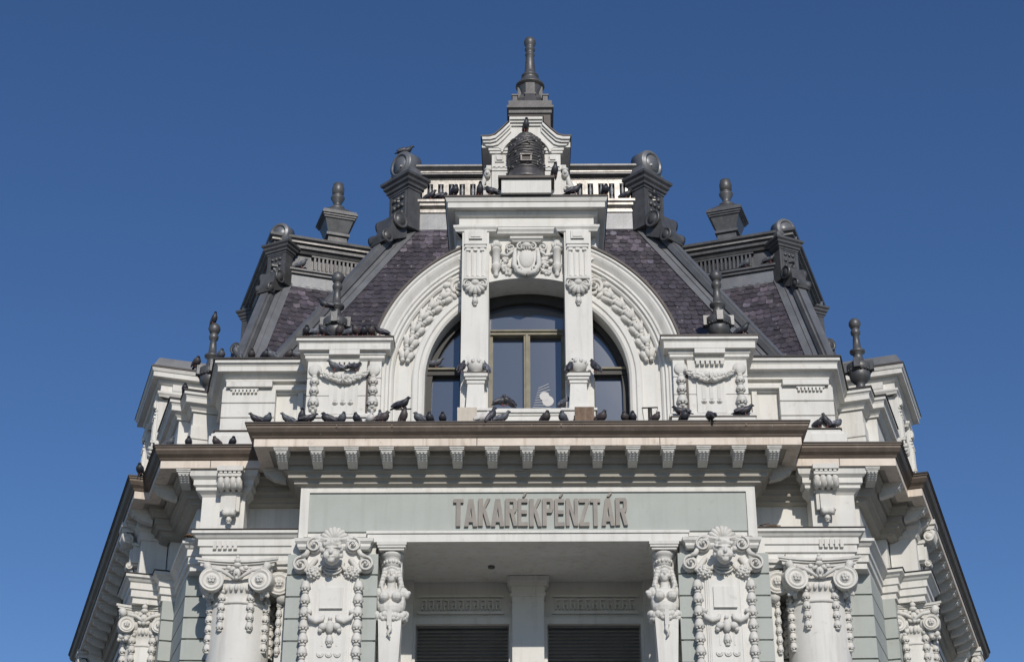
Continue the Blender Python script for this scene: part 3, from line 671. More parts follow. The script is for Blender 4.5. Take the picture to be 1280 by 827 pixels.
# ---------------------------------------------------------------- garland pedestals beside the dormer
def pedestal(M, parent=bank):
    p = MB(M); p.box(-.66, .66, -.06, 1.0, 13.2, 13.62); p.box(-.70, .70, -.1, 1.0, 13.62, 13.68)
    p.box(-.62, .62, .10, 1.0, 13.68, 14.95)
    for k in range(3): p.box(-.63, .63, .085, .5, 13.86 + .33 * k, 13.86 + .33 * k + .305)
    p.box(-.245, .245, .055, .3, 13.83, 14.62)
    p.sweep([(-.63, .98), (-.63, .09), (.63, .09), (.63, .98)], [(-.2, 15.20), (.20, 15.20), (.20, 15.14), (.17, 15.13), (.15, 15.10), (.15, 14.99), (.07, 14.985), (.07, 14.93), (.05, 14.93), (.05, 14.87), (.0, 14.83), (-.2, 14.83)])
    p.box(-.26, .26, -.055, .3, 14.90, 15.095)
    p.sweep([(-.64, .98), (-.64, .10), (.64, .10), (.64, .98)], [(-.2, 13.86), (.02, 13.86), (.04, 13.82), (.09, 13.79), (.09, 13.74), (-.2, 13.74)])
    o = obj('pedestal', p, WHITE, parent)
    c = MB(M); c.sweep([(-.63, .98), (-.63, .09), (.63, .09), (.63, .98)], [(-.6, 15.235), (.21, 15.222), (.215, 15.19), (.15, 15.203), (-.6, 15.21)])
    obj('cap_flashing', c, FLASH, o)
    c = MB(M).box(-.715, .715, -.115, 1, 13.681, 13.70); obj('plinth_flashing', c, FLASH, o)
    g_ = MB(M)
    for k in range(6): g_.box(-.235 + k * .083, -.235 + k * .083 + .055, .01, .1, 14.72, 14.79)
    g_.box(-.25, .25, .03, .1, 14.79, 14.84)
    swag(g_, -.46, .46, .03, 14.62, .17, 11, .085)
    for q in (-1, 1):
        g_.lathe(0, 0, [(.001, 0)] * 2, 3) if False else None
        d = MB(M @ Matrix.Translation((q * .50, .09, 14.66)) @ Matrix.Rotation(R(90), 4, 'X')); d.lathe(0, 0, [(.001, .05), (.10, .05), (.115, .03), (.115, -.02), (.001, -.02)], 16); merge(g_, d)
        husks(g_, q * .50, .075, 14.52, 2, .17, .17); g_.ell((q * .5, .05, 14.52), (.05, .05, .04))
        husks(g_, q * .50, .06, 14.15, 1, .2, .22); g_.ell((q * .5, .05, 13.88), (.03, .03, .04)); g_.ell((q * .5 - .04, .05, 13.93), .035); g_.ell((q * .5 + .04, .05, 13.93), .035)
    for k in (-1, 0, 1):
        g_.ell((k * .13, .05, 14.03), (.05, .035, .035)); g_.ell((k * .13, .03, 14.03), (.025, .03, .02))
        g_.box(k * .13 - .03, k * .13 + .03, .045, .09, 14.08, 14.36)
    obj('garland', g_, RELIEF, o)
    obj('finial', pineapple(M @ Matrix.Translation((.26, .62, 0)), 15.42, .93), LEADD, o)
    return o

# ---------------------------------------------------------------- arched dormer with twin piers
ZC = 14.60
def dormer(M, cheeks=3.2, full=True):
    d = MB(M)
    d.box(-1.12, 1.12, .10, cheeks, 16.47, 17.70)
    d.box(-2.67, -1.80, .42, 1.2, 13.2, 14.6); d.box(1.80, 2.67, .42, 1.2, 13.2, 14.6)
    for sx in (-1, 1):                                   # solid spandrel between arch and piers, back to the roof
        pts = [(sx * 2.66 * math.cos(R(a)), ZC + 2.66 * math.sin(R(a))) for a in range(0, 70, 4)] + [(sx * 1.82 * math.cos(R(a)), ZC + 1.82 * math.sin(R(a))) for a in range(66, -1, -4)]
        d.prism(pts, .42, 1.2)
        # sweeping buttress between entablature and arch
        pts = [(sx * 1.10, 17.55), (sx * 1.30, 17.55), (sx * 1.30, 17.42), (sx * 1.22, 17.25), (sx * 1.24, 17.1), (sx * 1.36, 16.95), (sx * 1.10, 16.8)]
        d.prism(pts, .14, 1.4)
    # segmental head of the middle light
    n = 10; hd = [(-.665, 16.5)] + [(-.665 + 1.33 * i / n, 16.345 + .085 * (1 - (2 * i / n - 1) ** 2)) for i in range(n + 1)] + [(.665, 16.5)]
    d.prism(hd, .06, .74)
    dm = obj('dormer', d, WHITE, bank)
    v = MB(M)
    v.arc(ZC, [(2.705, .10), (2.725, 2.6), (2.66, 2.6), (2.66, .10)], 0, 66, 22, 13.6); v.arc(ZC, [(2.705, .10), (2.725, 2.6), (2.66, 2.6), (2.66, .10)], 180, 114, 22, 13.6)
    obj('barrel_flashing', v, LEAD, dm)
    for a0_, a1_ in ((0, 66), (180, 114)):
        v = MB(M); v.arc(ZC, [(2.70, .075), (2.74, .075), (2.74, .2), (2.70, .2)], a0_, a1_, 22, 13.6); obj('arch_flashing', v, FLASH, dm)
    v = MB(M)
    AP = [(2.69, .5), (2.69, .10), (2.655, .09), (2.63, .12), (2.60, .12), (2.56, .14), (2.48, .20), (2.44, .20), (2.42, .23), (2.38, .23), (2.36, .28), (2.33, .28), (2.30, .31), (2.29, .36), (1.98, .36), (1.98, .30), (1.95, .28), (1.88, .28), (1.86, .31), (1.80, .31), (1.76, .34), (1.76, .9), (1.9, .9)]
    v.arc(ZC, AP, 0, 67, 26, 13.4); v.arc(ZC, AP, 180, 113, 26, 13.4)
    obj('archivolt', v, WHITE, dm)
    for sx in (-1, 1):
        g_ = MB(M @ Matrix.Diagonal((sx, 1, 1, 1)))
        rr_ = random.Random(4); r0 = 2.135
        def on(r_, a_, y_): return (r_ * math.cos(a_), y_, ZC + r_ * math.sin(a_))
        for k in range(6):                                 # overlapping fruit and leaf clusters
            a = R(12 + 7.2 * k)
            for j in (-1, 1):
                g_.ell(on(r0 + j * .07, a, .32), (.062, .07, .10), 8, 6, -a + j * .35); g_.ell(on(r0 + j * .125, a + R(1.5), .34), (.035, .04, .085), 7, 5, -a + j * .6)
                g_.ell(on(r0 + j * .045, a - R(2.6), .30), (.045, .05, .04), 7, 5)
            g_.ell(on(r0, a + R(.8), .29), (.05, .07, .09), 8, 6, -a); g_.ell(on(r0, a + R(3.4), .31), (.09, .05, .035), 7, 5, -a)
        a = R(57); x_, z_ = 2.14 * math.cos(a), ZC + 2.14 * math.sin(a)
        g_.spiral(x_, .34, z_, .25, 1.7, .20, -60, 1, .12); g_.spiral(x_ + .02, .28, z_, .15, 1.3, .25, -60, 1, .10)
        for j in range(4): g_.ell((x_ + .24 * math.cos(R(30 - 30 * j)), .30, z_ + .24 * math.sin(R(30 - 30 * j)) + .02), (.09, .05, .05), 7, 5, R(40 - 30 * j))
        obj('archivolt_garland', g_, RELIEF, dm)
        # twin pier
        p = MB(M @ Matrix.Diagonal((sx, 1, 1, 1)) @ Matrix.Translation((.895, 0, 0)))
        p.box(-.235, .235, -.10, .9, 13.2, 17.3); p.box(-.20, .20, -.13, 0, 17.02, 17.32)
        p.taper(0, -.12, 17.1, 17.1001, .115, .03, .115, .03); p.box(-.115, .115, -.165, -.1, 17.1, 17.27); p.box(-.085, .085, -.18, -.1, 17.13, 17.24)
        p.box(-.18, .18, -.13, 0, 16.32, 17.0)
        for k in range(4): p.box(-.155 + k * .09, -.115 + k * .09, -.155, -.1, 16.36, 16.84)
        for k in range(3): p.box(-.155 + k * .12, -.085 + k * .12, -.17, -.1, 16.86, 16.91)
        p.box(-.19, .19, -.16, 0, 16.93, 16.965); p.box(-.2, .2, -.15, 0, 17.0, 17.03)
        pr = obj('pier', p, WHITE, dm)
        g_ = MB(p.M)
        g_.box(-.20, .20, -.19, -.1, 16.285, 16.33); 
        for q in (-1, 1): g_.spiral(q * .125, -.15, 16.20, .085, 1.4, .25, 90, -q)
        shell(g_, 0, -.13, 16.20, .20, 7, 150, True); g_.ell((0, -.16, 16.22), (.08, .06, .06)); husks(g_, 0, -.11, 15.96, 1, .11, .17); g_.ell((0, -.12, 15.98), (.04, .04, .03))
        obj('pier_bracket', g_, RELIEF, dm)
        # little pedestal with ball at the pier's foot
        p = MB(M @ Matrix.Diagonal((sx, 1, 1, 1)) @ Matrix.Translation((.86, -.22, 0)))
        p.box(-.27, .27, -.20, .3, 13.2, 13.66); p.box(-.30, .30, -.23, .3, 13.66, 13.70)
        p.taper(0, 0, 13.70, 14.22, .165, .14, .135, .12); p.box(-.15, .15, -.14, .14, 14.20, 14.26); p.box(-.175, .175, -.165, .14, 14.26, 14.31); p.box(-.20, .20, -.19, .14, 14.31, 14.37)
        obj('pier_pedestal', p, WHITE, dm)
        g_ = MB(p.M); g_.box(-.21, .21, -.2, .14, 14.371, 14.388); obj('pedestal_flashing', g_, FLASH, dm)
        g_ = MB(p.M); g_.ell((0, -.05, 14.545), (.15, .15, .155), 14, 8); g_.lathe(0, -.05, [(.09, 14.38), (.12, 14.40), (.08, 14.43)], 12)
        for i in range(10):
            a = 2 * math.pi * i / 10; g_.ell((.14 * math.cos(a), -.05 + .14 * math.sin(a), 14.59), (.035, .03, .04), 6, 4)
        obj('ball_finial', g_, RELIEF, dm)
    # entablature and its far-projecting cornice
    e = MB(M)
    P3 = [(-1.13, cheeks), (-1.13, .0), (-.66, .0), (-.66, .08), (.66, .08), (.66, .0), (1.13, .0), (1.13, cheeks)]
    P4 = [(-1.13, cheeks), (-1.13, -.03), (1.13, -.03), (1.13, cheeks)]
    e.sweep(P3, [(-.4, 17.27), (.12, 17.27), (.13, 17.30), (.16, 17.34), (.16, 17.38), (.10, 17.385), (.10, 17.42), (-.4, 17.42)])
    e.sweep(P4, [(-.4, 17.38), (.06, 17.38), (.06, 17.56), (.12, 17.58), (.14, 17.62), (.14, 17.66), (.26, 17.66), (.26, 17.76), (.28, 17.77), (.30, 17.82), (.31, 17.85), (-.4, 17.86)])
    obj('dormer_cornice', e, WHITE, dm)
    if not full:
        e = MB(M); e.taper(0, 1.1, 17.9, 18.1, 1.42, 1.40, 1.36, 1.3); obj('lead_roof', e, LEAD, dm)
    e = MB(M); e.sweep(P4, [(-.4, 17.93), (.315, 17.885), (.322, 17.845), (-.4, 17.862)]); obj('cornice_flashing', e, FLASH, dm)
    e = MB(M)
    for sx in (-1, 1): e.add([(sx * 1.14 + a, b, c) for a, b, c in ((0, .6, 16.9), (0, 2.6, 16.9), (0, 2.6, 17.66), (0, .6, 17.66), (sx * .06, .6, 16.9), (sx * .06, 2.6, 16.9), (sx * .06, 2.6, 17.66), (sx * .06, .6, 17.66))],
              [(0, 1, 2, 3), (4, 5, 6, 7), (0, 1, 5, 4), (2, 3, 7, 6), (0, 3, 7, 4), (1, 2, 6, 5)])
    obj('cheek_flashing', e, FLASH, dm)
    # carved panel: shield between two torches with fruit
    r_ = MB(M)
    pts = [(-.15, 17.02), (-.17, 16.80), (-.13, 16.62), (0, 16.50), (.13, 16.62), (.17, 16.80), (.15, 17.02)]
    r_.prism(pts, .02, .12); r_.ell((0, .03, 16.80), (.14, .06, .2), 12, 8)
    for q in (-1, 1):
        r_.spiral(q * .10, .0, 17.03, .075, 1.3, .26, 90, -q); r_.spiral(q * .28, .03, 17.03, .085, 1.4, .25, 90, -q); r_.spiral(q * .14, .0, 16.58, .075, 1.3, .28, -90, q)
        r_.tube([(q * .2, .02, 16.96), (q * .21, .0, 16.8), (q * .22, .0, 16.66), (q * .14, 0, 16.52), (0, 0, 16.47)], [.03, .045, .05, .05, .06], 7)
        r_.tube([(q * .24, .02, 16.95), (q * .34, .03, 16.86), (q * .46, .04, 16.9)], .03, 6)
        for i in range(26): r_.ell((q * random.uniform(.27, .43), .05, random.uniform(16.50, 16.82)), random.uniform(.028, .045), 6, 5)
        r_.lathe(q * .535, .04, [(.03, 16.45), (.05, 16.49), (.035, 16.53), (.06, 16.57), (.085, 16.64), (.085, 16.68), (.06, 16.70), (.068, 16.73), (.075, 16.94), (.10, 16.96), (.10, 17.0), (.085, 17.01), (.095, 17.05), (.07, 17.10), (.06, 17.15), (.001, 17.17)], 14, True, .04)
        for i in range(5): r_.ell((q * .535 + (i - 2) * .035, -.03, 17.06 - abs(i - 2) * .015), (.03, .04, .05), 6, 5)
    r_.ell((0, -.01, 17.04), (.09, .07, .06))
    for i in range(5): r_.ell(((i - 2) * .045, -.02, 17.00), (.02, .03, .05), 6, 5)
    r_.sweep([(-.24, .1), (-.24, .0), (.24, .0), (.24, .1)], [(-.1, 17.12), (.0, 17.12), (.02, 17.15), (.05, 17.17), (.05, 17.21), (-.1, 17.21)])
    obj('shield_relief', r_, RELIEF, dm)
    # sill
    p = MB(M); p.box(-.60, .60, -.05, .8, 13.2, 13.74); p.box(-.5, .5, -.07, .1, 13.40, 13.66); p.box(-.66, .66, -.10, .8, 13.78, 13.85); p.box(-.63, .63, -.07, .8, 13.74, 13.78)
    obj('sill', p, WHITE, dm)
    # three-light window
    fm = MB(M)
    fm.arc(ZC, [(1.90, .66), (1.66, .66), (1.66, .84), (1.90, .84)], 0, 180, 36, 13.3, False, True)
    for sx in (-1, 1):
        fm.box(sx * .5 if sx < 0 else .5 + .06, -.44 - .12 if False else sx * .5 + (.06 if sx < 0 else .0), .9, .9, 14, 14) if False else None
        fm.box(min(sx * 1.13, sx * 1.80), max(sx * 1.13, sx * 1.80), .64, .80, 14.83, 14.94)
        fm.box(min(sx * 1.13, sx * 1.18), max(sx * 1.13, sx * 1.18), .70, .82, 13.3, 16.0)
    wf = obj('dormer_window', fm, DWOOD, bank)
    fm = MB(M)
    fm.box(-.645, .645, .62, .80, 15.60, 15.69); fm.box(-.645, .645, .59, .70, 15.655, 15.685)
    fm.box(-.055, .055, .64, .80, 13.9, 15.60); fm.box(-.02, .02, .61, .70, 13.9, 15.60)
    for sx in (-1, 1):
        fm.box(min(sx * .60, sx * .66), max(sx * .60, sx * .66), .66, .80, 13.9, 15.6)
        fm.box(min(sx * 1.13, sx * 1.76), max(sx * 1.13, sx * 1.76), .60, .70, 14.92, 14.955)
    obj('sash_frame', fm, WOOD, wf)
    def clip(x0, x1, z0):
        n_ = 12; return [(x0, z0), (x1, z0)] + [(x, ZC + math.sqrt(max(0, 1.8 ** 2 - x * x))) for x in [x1 + (x0 - x1) * i / n_ for i in range(n_ + 1)]]
    for x0, x1 in ((-1.795, -1.14), (-.66, .66), (1.14, 1.795)):
        obj('pane', MB(M).prism(clip(x0, x1, 13.35), .77, .785), GLASS, wf)
    if full:
        t_ = MB(M)
        for i in range(9): t_.beam((.10 + .012 * i, .764, 14.26 + .045 * i), (.40 - .012 * (i % 3), .764, 14.245 + .058 * i), .004, .007, (0, 0, 1))
        for (cx_, cz_, r0_) in ((.30, 14.47, .085), (.36, 14.38, .10)): t_.prism([(cx_ + r0_ * math.cos(R(a)), cz_ + r0_ * math.sin(R(a))) for a in range(0, 360, 20)], .755 if r0_ < .09 else .759, .768)
        obj('window_sticker', t_, PAPER, wf)
    return dm
dormer(frame(1))
for sx in (-1, 1):
    pedestal(frame(sx, 3.12, 0))
    dormer(wing(sx) @ Matrix.Translation((6.9, -.15, -.25)), 2.4, False)
    obj('flank_finial', pineapple(wing(sx) @ Matrix.Translation((1.62, .25 if sx < 0 else -.02, 0)), 15.38, .93), LEADD, bank)
# ---------------------------------------------------------------- slate mansards
def slates(mb, BL, BR, TR, TL, wd=.135, ex=.135, seed=1):
    rr = random.Random(seed)
    BL, BR, TR, TL = map(Vector, (BL, BR, TR, TL))
    ux = (BR - BL).normalized(); slope = ((TL + TR) / 2 - (BL + BR) / 2); nrm = ux.cross(slope).normalized()
    Ls = slope.length; us = (slope - ux * slope.dot(ux)).normalized()
    L_ = lambda h: BL.lerp(TL, h / Ls); Rr = lambda h: BR.lerp(TR, h / Ls)
    nrow = int(Ls / ex)
    for i in range(nrow + 1):
        h = i * ex; h2 = min(Ls, h + ex * 1.75)
        a = L_(h); xa, xb = 0, (Rr(h) - a).dot(ux)
        x = -rr.random() * wd - (wd / 2 if i % 2 else 0)
        org = a
        while x < xb:
            w_ = wd * rr.uniform(.93, 1.07); x0, x1 = max(x + .004, 0), min(x + w_ - .004, xb)
            if x1 - x0 > .02:
                lift = .026 + rr.uniform(-.006, .008); drop = rr.uniform(-.007, .007); tw = rr.uniform(-.004, .004)
                pts = []
                for t in (0, .22, .5, .78, 1):
                    sag = -.030 * (1 - (2 * t - 1) ** 2)
                    pts.append(org + ux * (x0 + (x1 - x0) * t) + us * (sag + drop) + nrm * (lift + tw * (2 * t - 1)))
                top = [org + ux * x1 + us * (h2 - h) + nrm * .004, org + ux * x0 + us * (h2 - h) + nrm * .004]
                low = [p - nrm * .014 for p in pts]
                k = rr.uniform(.72, 1.22) * (rr.uniform(1.2, 2.6) if rr.random() < .55 * max(0, (i / nrow - .62) / .38) else 1); tn = (k * rr.uniform(.98, 1.04), k * rr.uniform(.97, 1.01), k * rr.uniform(.95, 1.05))
                mb.add([tuple(p) for p in pts + top + low], [tuple(range(7))] + [(q, q + 1, 8 + q, 7 + q) for q in range(4)], False, tn)
            x += w_
def hexa(mb, B, T):
    mb.add([tuple(p) for p in B + T], [(3, 2, 1, 0), (4, 5, 6, 7)] + [(i, (i + 1) % 4, 4 + (i + 1) % 4, 4 + i) for i in range(4)])
def pylon(M, z0, k=1.0):
    """square pier set diagonally on the hip; local -y looks out along the hip"""
    m = MB(M); a_, b_ = .27 * k, .15 * k
    m.box(-a_, a_, -b_, b_, z0 - .1, z0 + .85 * k)
    sq = [(-a_, -b_), (a_, -b_), (a_, b_), (-a_, b_)]
    m.sweep(sq, [(-.1, z0 + .72 * k), (.015 * k, z0 + .72 * k), (.02 * k, z0 + .76 * k), (.05 * k, z0 + .78 * k), (.05 * k, z0 + .83 * k), (.09 * k, z0 + .87 * k), (.09 * k, z0 + .92 * k), (.13 * k, z0 + .96 * k), (.135 * k, z0 + 1.01 * k), (-.1, z0 + 1.03 * k)], True)
    p = obj('pylon', m, LEADD, bank)
    m = MB(M)
    for a, b, c, d in ((-.21, -.18, .1, .70), (.18, .21, .1, .70), (-.18, .18, .1, .13), (-.18, .18, .67, .70)): m.box(a * k, b * k, -.165 * k, -.13 * k, z0 + c * k, z0 + d * k)
    for i in range(9): m.ell(((i % 3 - 1) * .11 * k, -.155 * k, z0 + (.25 + (i // 3) * .16) * k), (.045 * k, .05 * k, .05 * k), 6, 5, i * 1.3)
    obj('rosette_panel', m, LEADD, p)
    m = MB(M @ Matrix.Translation((0, 0, z0 + 1.34 * k)) @ Matrix.Rotation(R(90), 4, 'X'))
    r = .29 * k
    m.lathe(0, 0, [(.001, .17 * k), (r * .58, .17 * k), (r * .60, .14 * k), (r * .68, .14 * k), (r * .70, .18 * k), (r * .80, .18 * k), (r * .82, .155 * k), (r * .94, .155 * k), (r, .12 * k), (r, -.14 * k), (.001, -.14 * k)], 28)
    m.M = M; m.box(-r * 1.02, r * 1.02, -.14 * k, .14 * k, z0 + 1.02 * k, z0 + 1.2 * k)
    obj('roundel', m, LEAD, p)
    m = MB(M)
    drum(m, M, (0, -.30 * k, z0 - .03 * k), .165 * k, .275 * k); drum(m, M, (0, -.55 * k, z0 - .44 * k), .125 * k, .215 * k)
    pr = [(-.10, .10), (-.30, .13), (-.44, .04), (-.47, -.10), (-.49, -.24), (-.58, -.33), (-.66, -.44), (-.62, -.56), (-.1, -.3)]
    vs = [(sx * .2 * k, y * k, z0 + z * k) for sx in (-1, 1) for y, z in pr]; n = len(pr)
    m.add(vs, [tuple(range(n)), tuple(range(2 * n - 1, n - 1, -1))] + [(i, (i + 1) % n, n + (i + 1) % n, n + i) for i in range(n)])
    obj('scroll_bracket', m, LEADD, p)
def mansard(M, b, t, zb, zt, faces, name='mansard_roof', seed=1, ex=.135, wd=.135, hipw=.40):
    x0, x1, y0, y1 = b; X0, X1, Y0, Y1 = t
    B = [(x0, y0, zb), (x1, y0, zb), (x1, y1, zb), (x0, y1, zb)]; T = [(X0, Y0, zt), (X1, Y0, zt), (X1, Y1, zt), (X0, Y1, zt)]
    m = MB(M); hexa(m, B, T)
    r = obj(name, m, LEADD, bank)
    s = MB(M)
    for f in faces: slates(s, B[f], B[(f + 1) % 4], T[(f + 1) % 4], T[f], wd, ex, seed + f)
    obj('slate_covering', s, SLATE, r)
    for c in range(4):
        if (c in faces) or ((c - 1) % 4 in faces):
            bv, tv = Vector(B[c]), Vector(T[c]); cen = Vector(((x0 + x1) / 2, (y0 + y1) / 2, bv.z)); up = (bv - cen); up = Vector((1 if up.x > 0 else -1, 1 if up.y > 0 else -1, .75))
            h = MB(M); h.beam(bv, tv, hipw * .62, .10, up, .03); h.beam(bv, tv, hipw * .42, .15, up, .03)
            # flat lead flashing on each adjoining slope
            for k_, q in ((c, (c + 1) % 4), ((c - 1) % 4, (c - 1) % 4)):
                bb, tt = Vector(B[q]), Vector(T[q])
                e = (bb - bv).normalized(); n_ = e.cross(tv - bv).normalized()
                if n_.dot(bv - cen) < 0: n_ = -n_
                w_ = hipw * .8
                pts = [bv, bv + e * w_, tv + e * w_, tv]; pts2 = [bv, bv + e * w_ * .55, tv + e * w_ * .55, tv]
                for P_, l_ in ((pts, .045), (pts2, .065)):
                    lo = [tuple(p) for p in P_]; hi = [tuple(p + n_ * l_) for p in P_]
                    h.add(lo + hi, [(0, 1, 2, 3), (7, 6, 5, 4)] + [(i, (i + 1) % 4, 4 + (i + 1) % 4, 4 + i) for i in range(4)])
            obj('hip_ridge', h, LEAD, r)
    return r
ZT = 19.18
ROOF = mansard(frame(1), (-4.55, 4.55, 1.18, 12), (-2.42, 2.42, 3.05, 10), 15.15, ZT, (0, 1, 3), seed=11)
sq = [(-2.42, 3.05), (2.42, 3.05), (2.42, 10), (-2.42, 10)]
m = MB().sweep(sq, [(-.3, ZT - .05), (.05, ZT - .05), (.03, ZT + .36), (-.3, ZT + .36)], True); obj('lead_apron', m, LEAD, ROOF)
m = MB().sweep(sq, [(-.3, ZT + .32), (.06, ZT + .34), (.06, ZT + .38), (.02, ZT + .40), (.02, ZT + .44), (.10, ZT + .48), (.10, ZT + .53), (.14, ZT + .55), (.14, ZT + .60), (-.3, ZT + .62)], True); obj('ledge_moulding', m, WORN, ROOF)
m = MB().sweep(sq, [(-.3, ZT + .6), (-.12, ZT + .6), (-.12, ZT + 1.1), (-.3, ZT + 1.1)], True); obj('balustrade_backing', m, LEADD, ROOF)
sqc = [(-2.28, 3.09), (2.28, 3.09), (2.28, 10), (-2.28, 10)]
m = MB().sweep(sqc, [(-.4, ZT + 1.000), (.0, ZT + 1.000), (.0, ZT + 1.060), (.04, ZT + 1.080), (.04, ZT + 1.120), (.06, ZT + 1.130), (.06, ZT + 1.150), (-.4, ZT + 1.170)], True); obj('balustrade_rail', m, WORN, ROOF)
m = MB().sweep(sqc, [(-.4, ZT + 1.110), (.10, ZT + 1.160), (.16, ZT + 1.190), (.16, ZT + 1.240), (.20, ZT + 1.290), (.24, ZT + 1.330), (.24, ZT + 1.370), (-.4, ZT + 1.430)], True); obj('roof_cornice', m, LEADD, ROOF)
m = MB().sweep(sqc, [(.1, ZT + 1.220), (.175, ZT + 1.225), (.175, ZT + 1.255), (.1, ZT + 1.260)], True); obj('cornice_edge_glint', m, WORN, ROOF)  # pale strip paints the sunlight caught along the fascia edge
m = MB(); hexa(m, [(-2.45, 2.95, ZT + 1.39), (2.45, 2.95, ZT + 1.39), (2.45, 10.1, ZT + 1.39), (-2.45, 10.1, ZT + 1.39)], [(-1.4, 5.2, ZT + 2.05), (1.4, 5.2, ZT + 2.05), (1.4, 8, ZT + 2.05), (-1.4, 8, ZT + 2.05)])
obj('deck_roof', m, LEAD, ROOF)
bal = None
for x in [i * .213 for i in range(-10, 11)]:
    if abs(x) < .75: continue
    m = MB(frame(1, x, 3.05)); m.lathe(0, -.03, [(.025, ZT + .62), (.035, ZT + .66), (.035, ZT + .70), (.02, ZT + .73), (.04, ZT + .80), (.045, ZT + .86), (.02, ZT + .94), (.035, ZT + .97), (.035, ZT + 1.04)], 12)
    obj('baluster', m, LEAD, ROOF)
    m = MB(frame(1, x, 3.05)); m.box(.055, .157, -.06, .1, ZT + .62, ZT + 1.04); obj('baluster_strip', m, WORN, ROOF)
    m = MB(frame(1, x, 3.05)); m.box(-.055, .055, -.075, .05, ZT + .985, ZT + 1.04); obj('baluster_cap', m, WORN, ROOF)
for sx in (-1, 1):
    pylon(frame(sx) @ Matrix.Translation((2.42, 3.05, 0)) @ Matrix.Rotation(R(45), 4, 'Z'), ZT, 1.06)
# flank mansards over the wings
ZW = 18.62
for sx in (-1, 1):
    M = wing(sx) @ Matrix.Translation((0, .06 if sx < 0 else -.18, 0))
    r = mansard(M, (1.47, 8.3, .5, 7.5), (2.95, 6.1, 1.5, 5.6), 15.15, ZW, (0, 3), 'flank_mansard', 31, .14, .15, .42)
    sq2 = [(2.95, 1.5), (6.1, 1.5), (6.1, 5.6), (2.95, 5.6)]
    m = MB(M).sweep(sq2, [(-.3, ZW - .05), (.04, ZW - .05), (.03, ZW + .25), (-.3, ZW + .25)], True); obj('lead_apron', m, LEAD, r)
    m = MB(M).sweep(sq2, [(-.3, ZW + .22), (.08, ZW + .24), (.08, ZW + .28), (.12, ZW + .30), (.12, ZW + .34), (-.3, ZW + .36)], True); obj('ledge_moulding', m, LEADD, r)
    m = MB(M).sweep(sq2, [(-.3, ZW + .3), (-.04, ZW + .3), (-.04, ZW + .8), (-.3, ZW + .8)], True)
    for k in range(30): m.box(2.92 - .01, 2.99, 2.25 + k * .085, 2.29 + k * .085, ZW + .40, ZW + .68)
    m.box(2.9, 2.99, 2.2, 4.85, ZW + .68, ZW + .71)
    obj('ribbed_frieze', m, LEADD, r)
    m = MB(M).sweep(sq2, [(-.4, ZW + .74), (.02, ZW + .74), (.05, ZW + .80), (.10, ZW + .82), (.10, ZW + .88), (.15, ZW + .91), (.15, ZW + .96), (.20, ZW + .99), (.21, ZW + 1.04), (-.4, ZW + 1.08)], True); obj('roof_cornice', m, LEADD, r)
    m = MB(M).sweep(sq2, [(.05, ZW + .905), (.158, ZW + .912), (.158, ZW + .94), (.05, ZW + .945)], True); obj('cornice_edge_glint', m, WORN, r)  # same painted sunlit line on the flank cornice
    m = MB(M); hexa(m, [(2.8, 1.36, ZW + 1.05), (6.2, 1.36, ZW + 1.05), (6.2, 5.7, ZW + 1.05), (2.8, 5.7, ZW + 1.05)], [(4.2, 2.8, ZW + 1.55), (4.9, 2.8, ZW + 1.55), (4.9, 4.2, ZW + 1.55), (4.2, 4.2, ZW + 1.55)])
    obj('deck_roof', m, LEAD, r)
    for s_, o_, rot in ((2.95, 1.5, -45), (6.1, 1.5, 45)):
        pylon(M @ Matrix.Translation((s_, o_ + .06, 0)) @ Matrix.Rotation(R(rot), 4, 'Z'), ZW + .0, .82)
    # urn finial on the deck
    u = MB(M @ Matrix.Translation((4.3, 2.95, 0)) @ Matrix.Rotation(R(0), 4, 'Z'))
    zu = 20.10
    u.box(-.26, .26, -.26, .26, zu - .3, zu + .12); u.box(-.30, .30, -.30, .30, zu + .12, zu + .20); u.taper(0, 0, zu + .2, zu + .48, .22, .22, .20, .20)
    u.box(-.25, .25, -.25, .25, zu + .48, zu + .54); u.taper(0, 0, zu + .54, zu + .90, .21, .21, .32, .32); u.box(-.335, .335, -.335, .335, zu + .86, zu + .90); u.box(-.36, .36, -.36, .36, zu + .90, zu + .945); u.box(-.385, .385, -.385, .385, zu + .945, zu + .99); u.box(-.36, .36, -.36, .36, zu + .99, zu + 1.04)
    u.taper(0, 0, zu + 1.04, zu + 1.22, .34, .34, .15, .15)
    u.lathe(0, 0, [(.13, zu + 1.18), (.17, zu + 1.24), (.17, zu + 1.28), (.085, zu + 1.31), (.085, zu + 1.40), (.15, zu + 1.52), (.155, zu + 1.56), (.10, zu + 1.585), (.10, zu + 1.63), (.13, zu + 1.65), (.135, zu + 1.80), (.12, zu + 1.84), (.11, zu + 1.90), (.001, zu + 1.92)], 14)
    obj('urn_finial', u, LEADD, r)

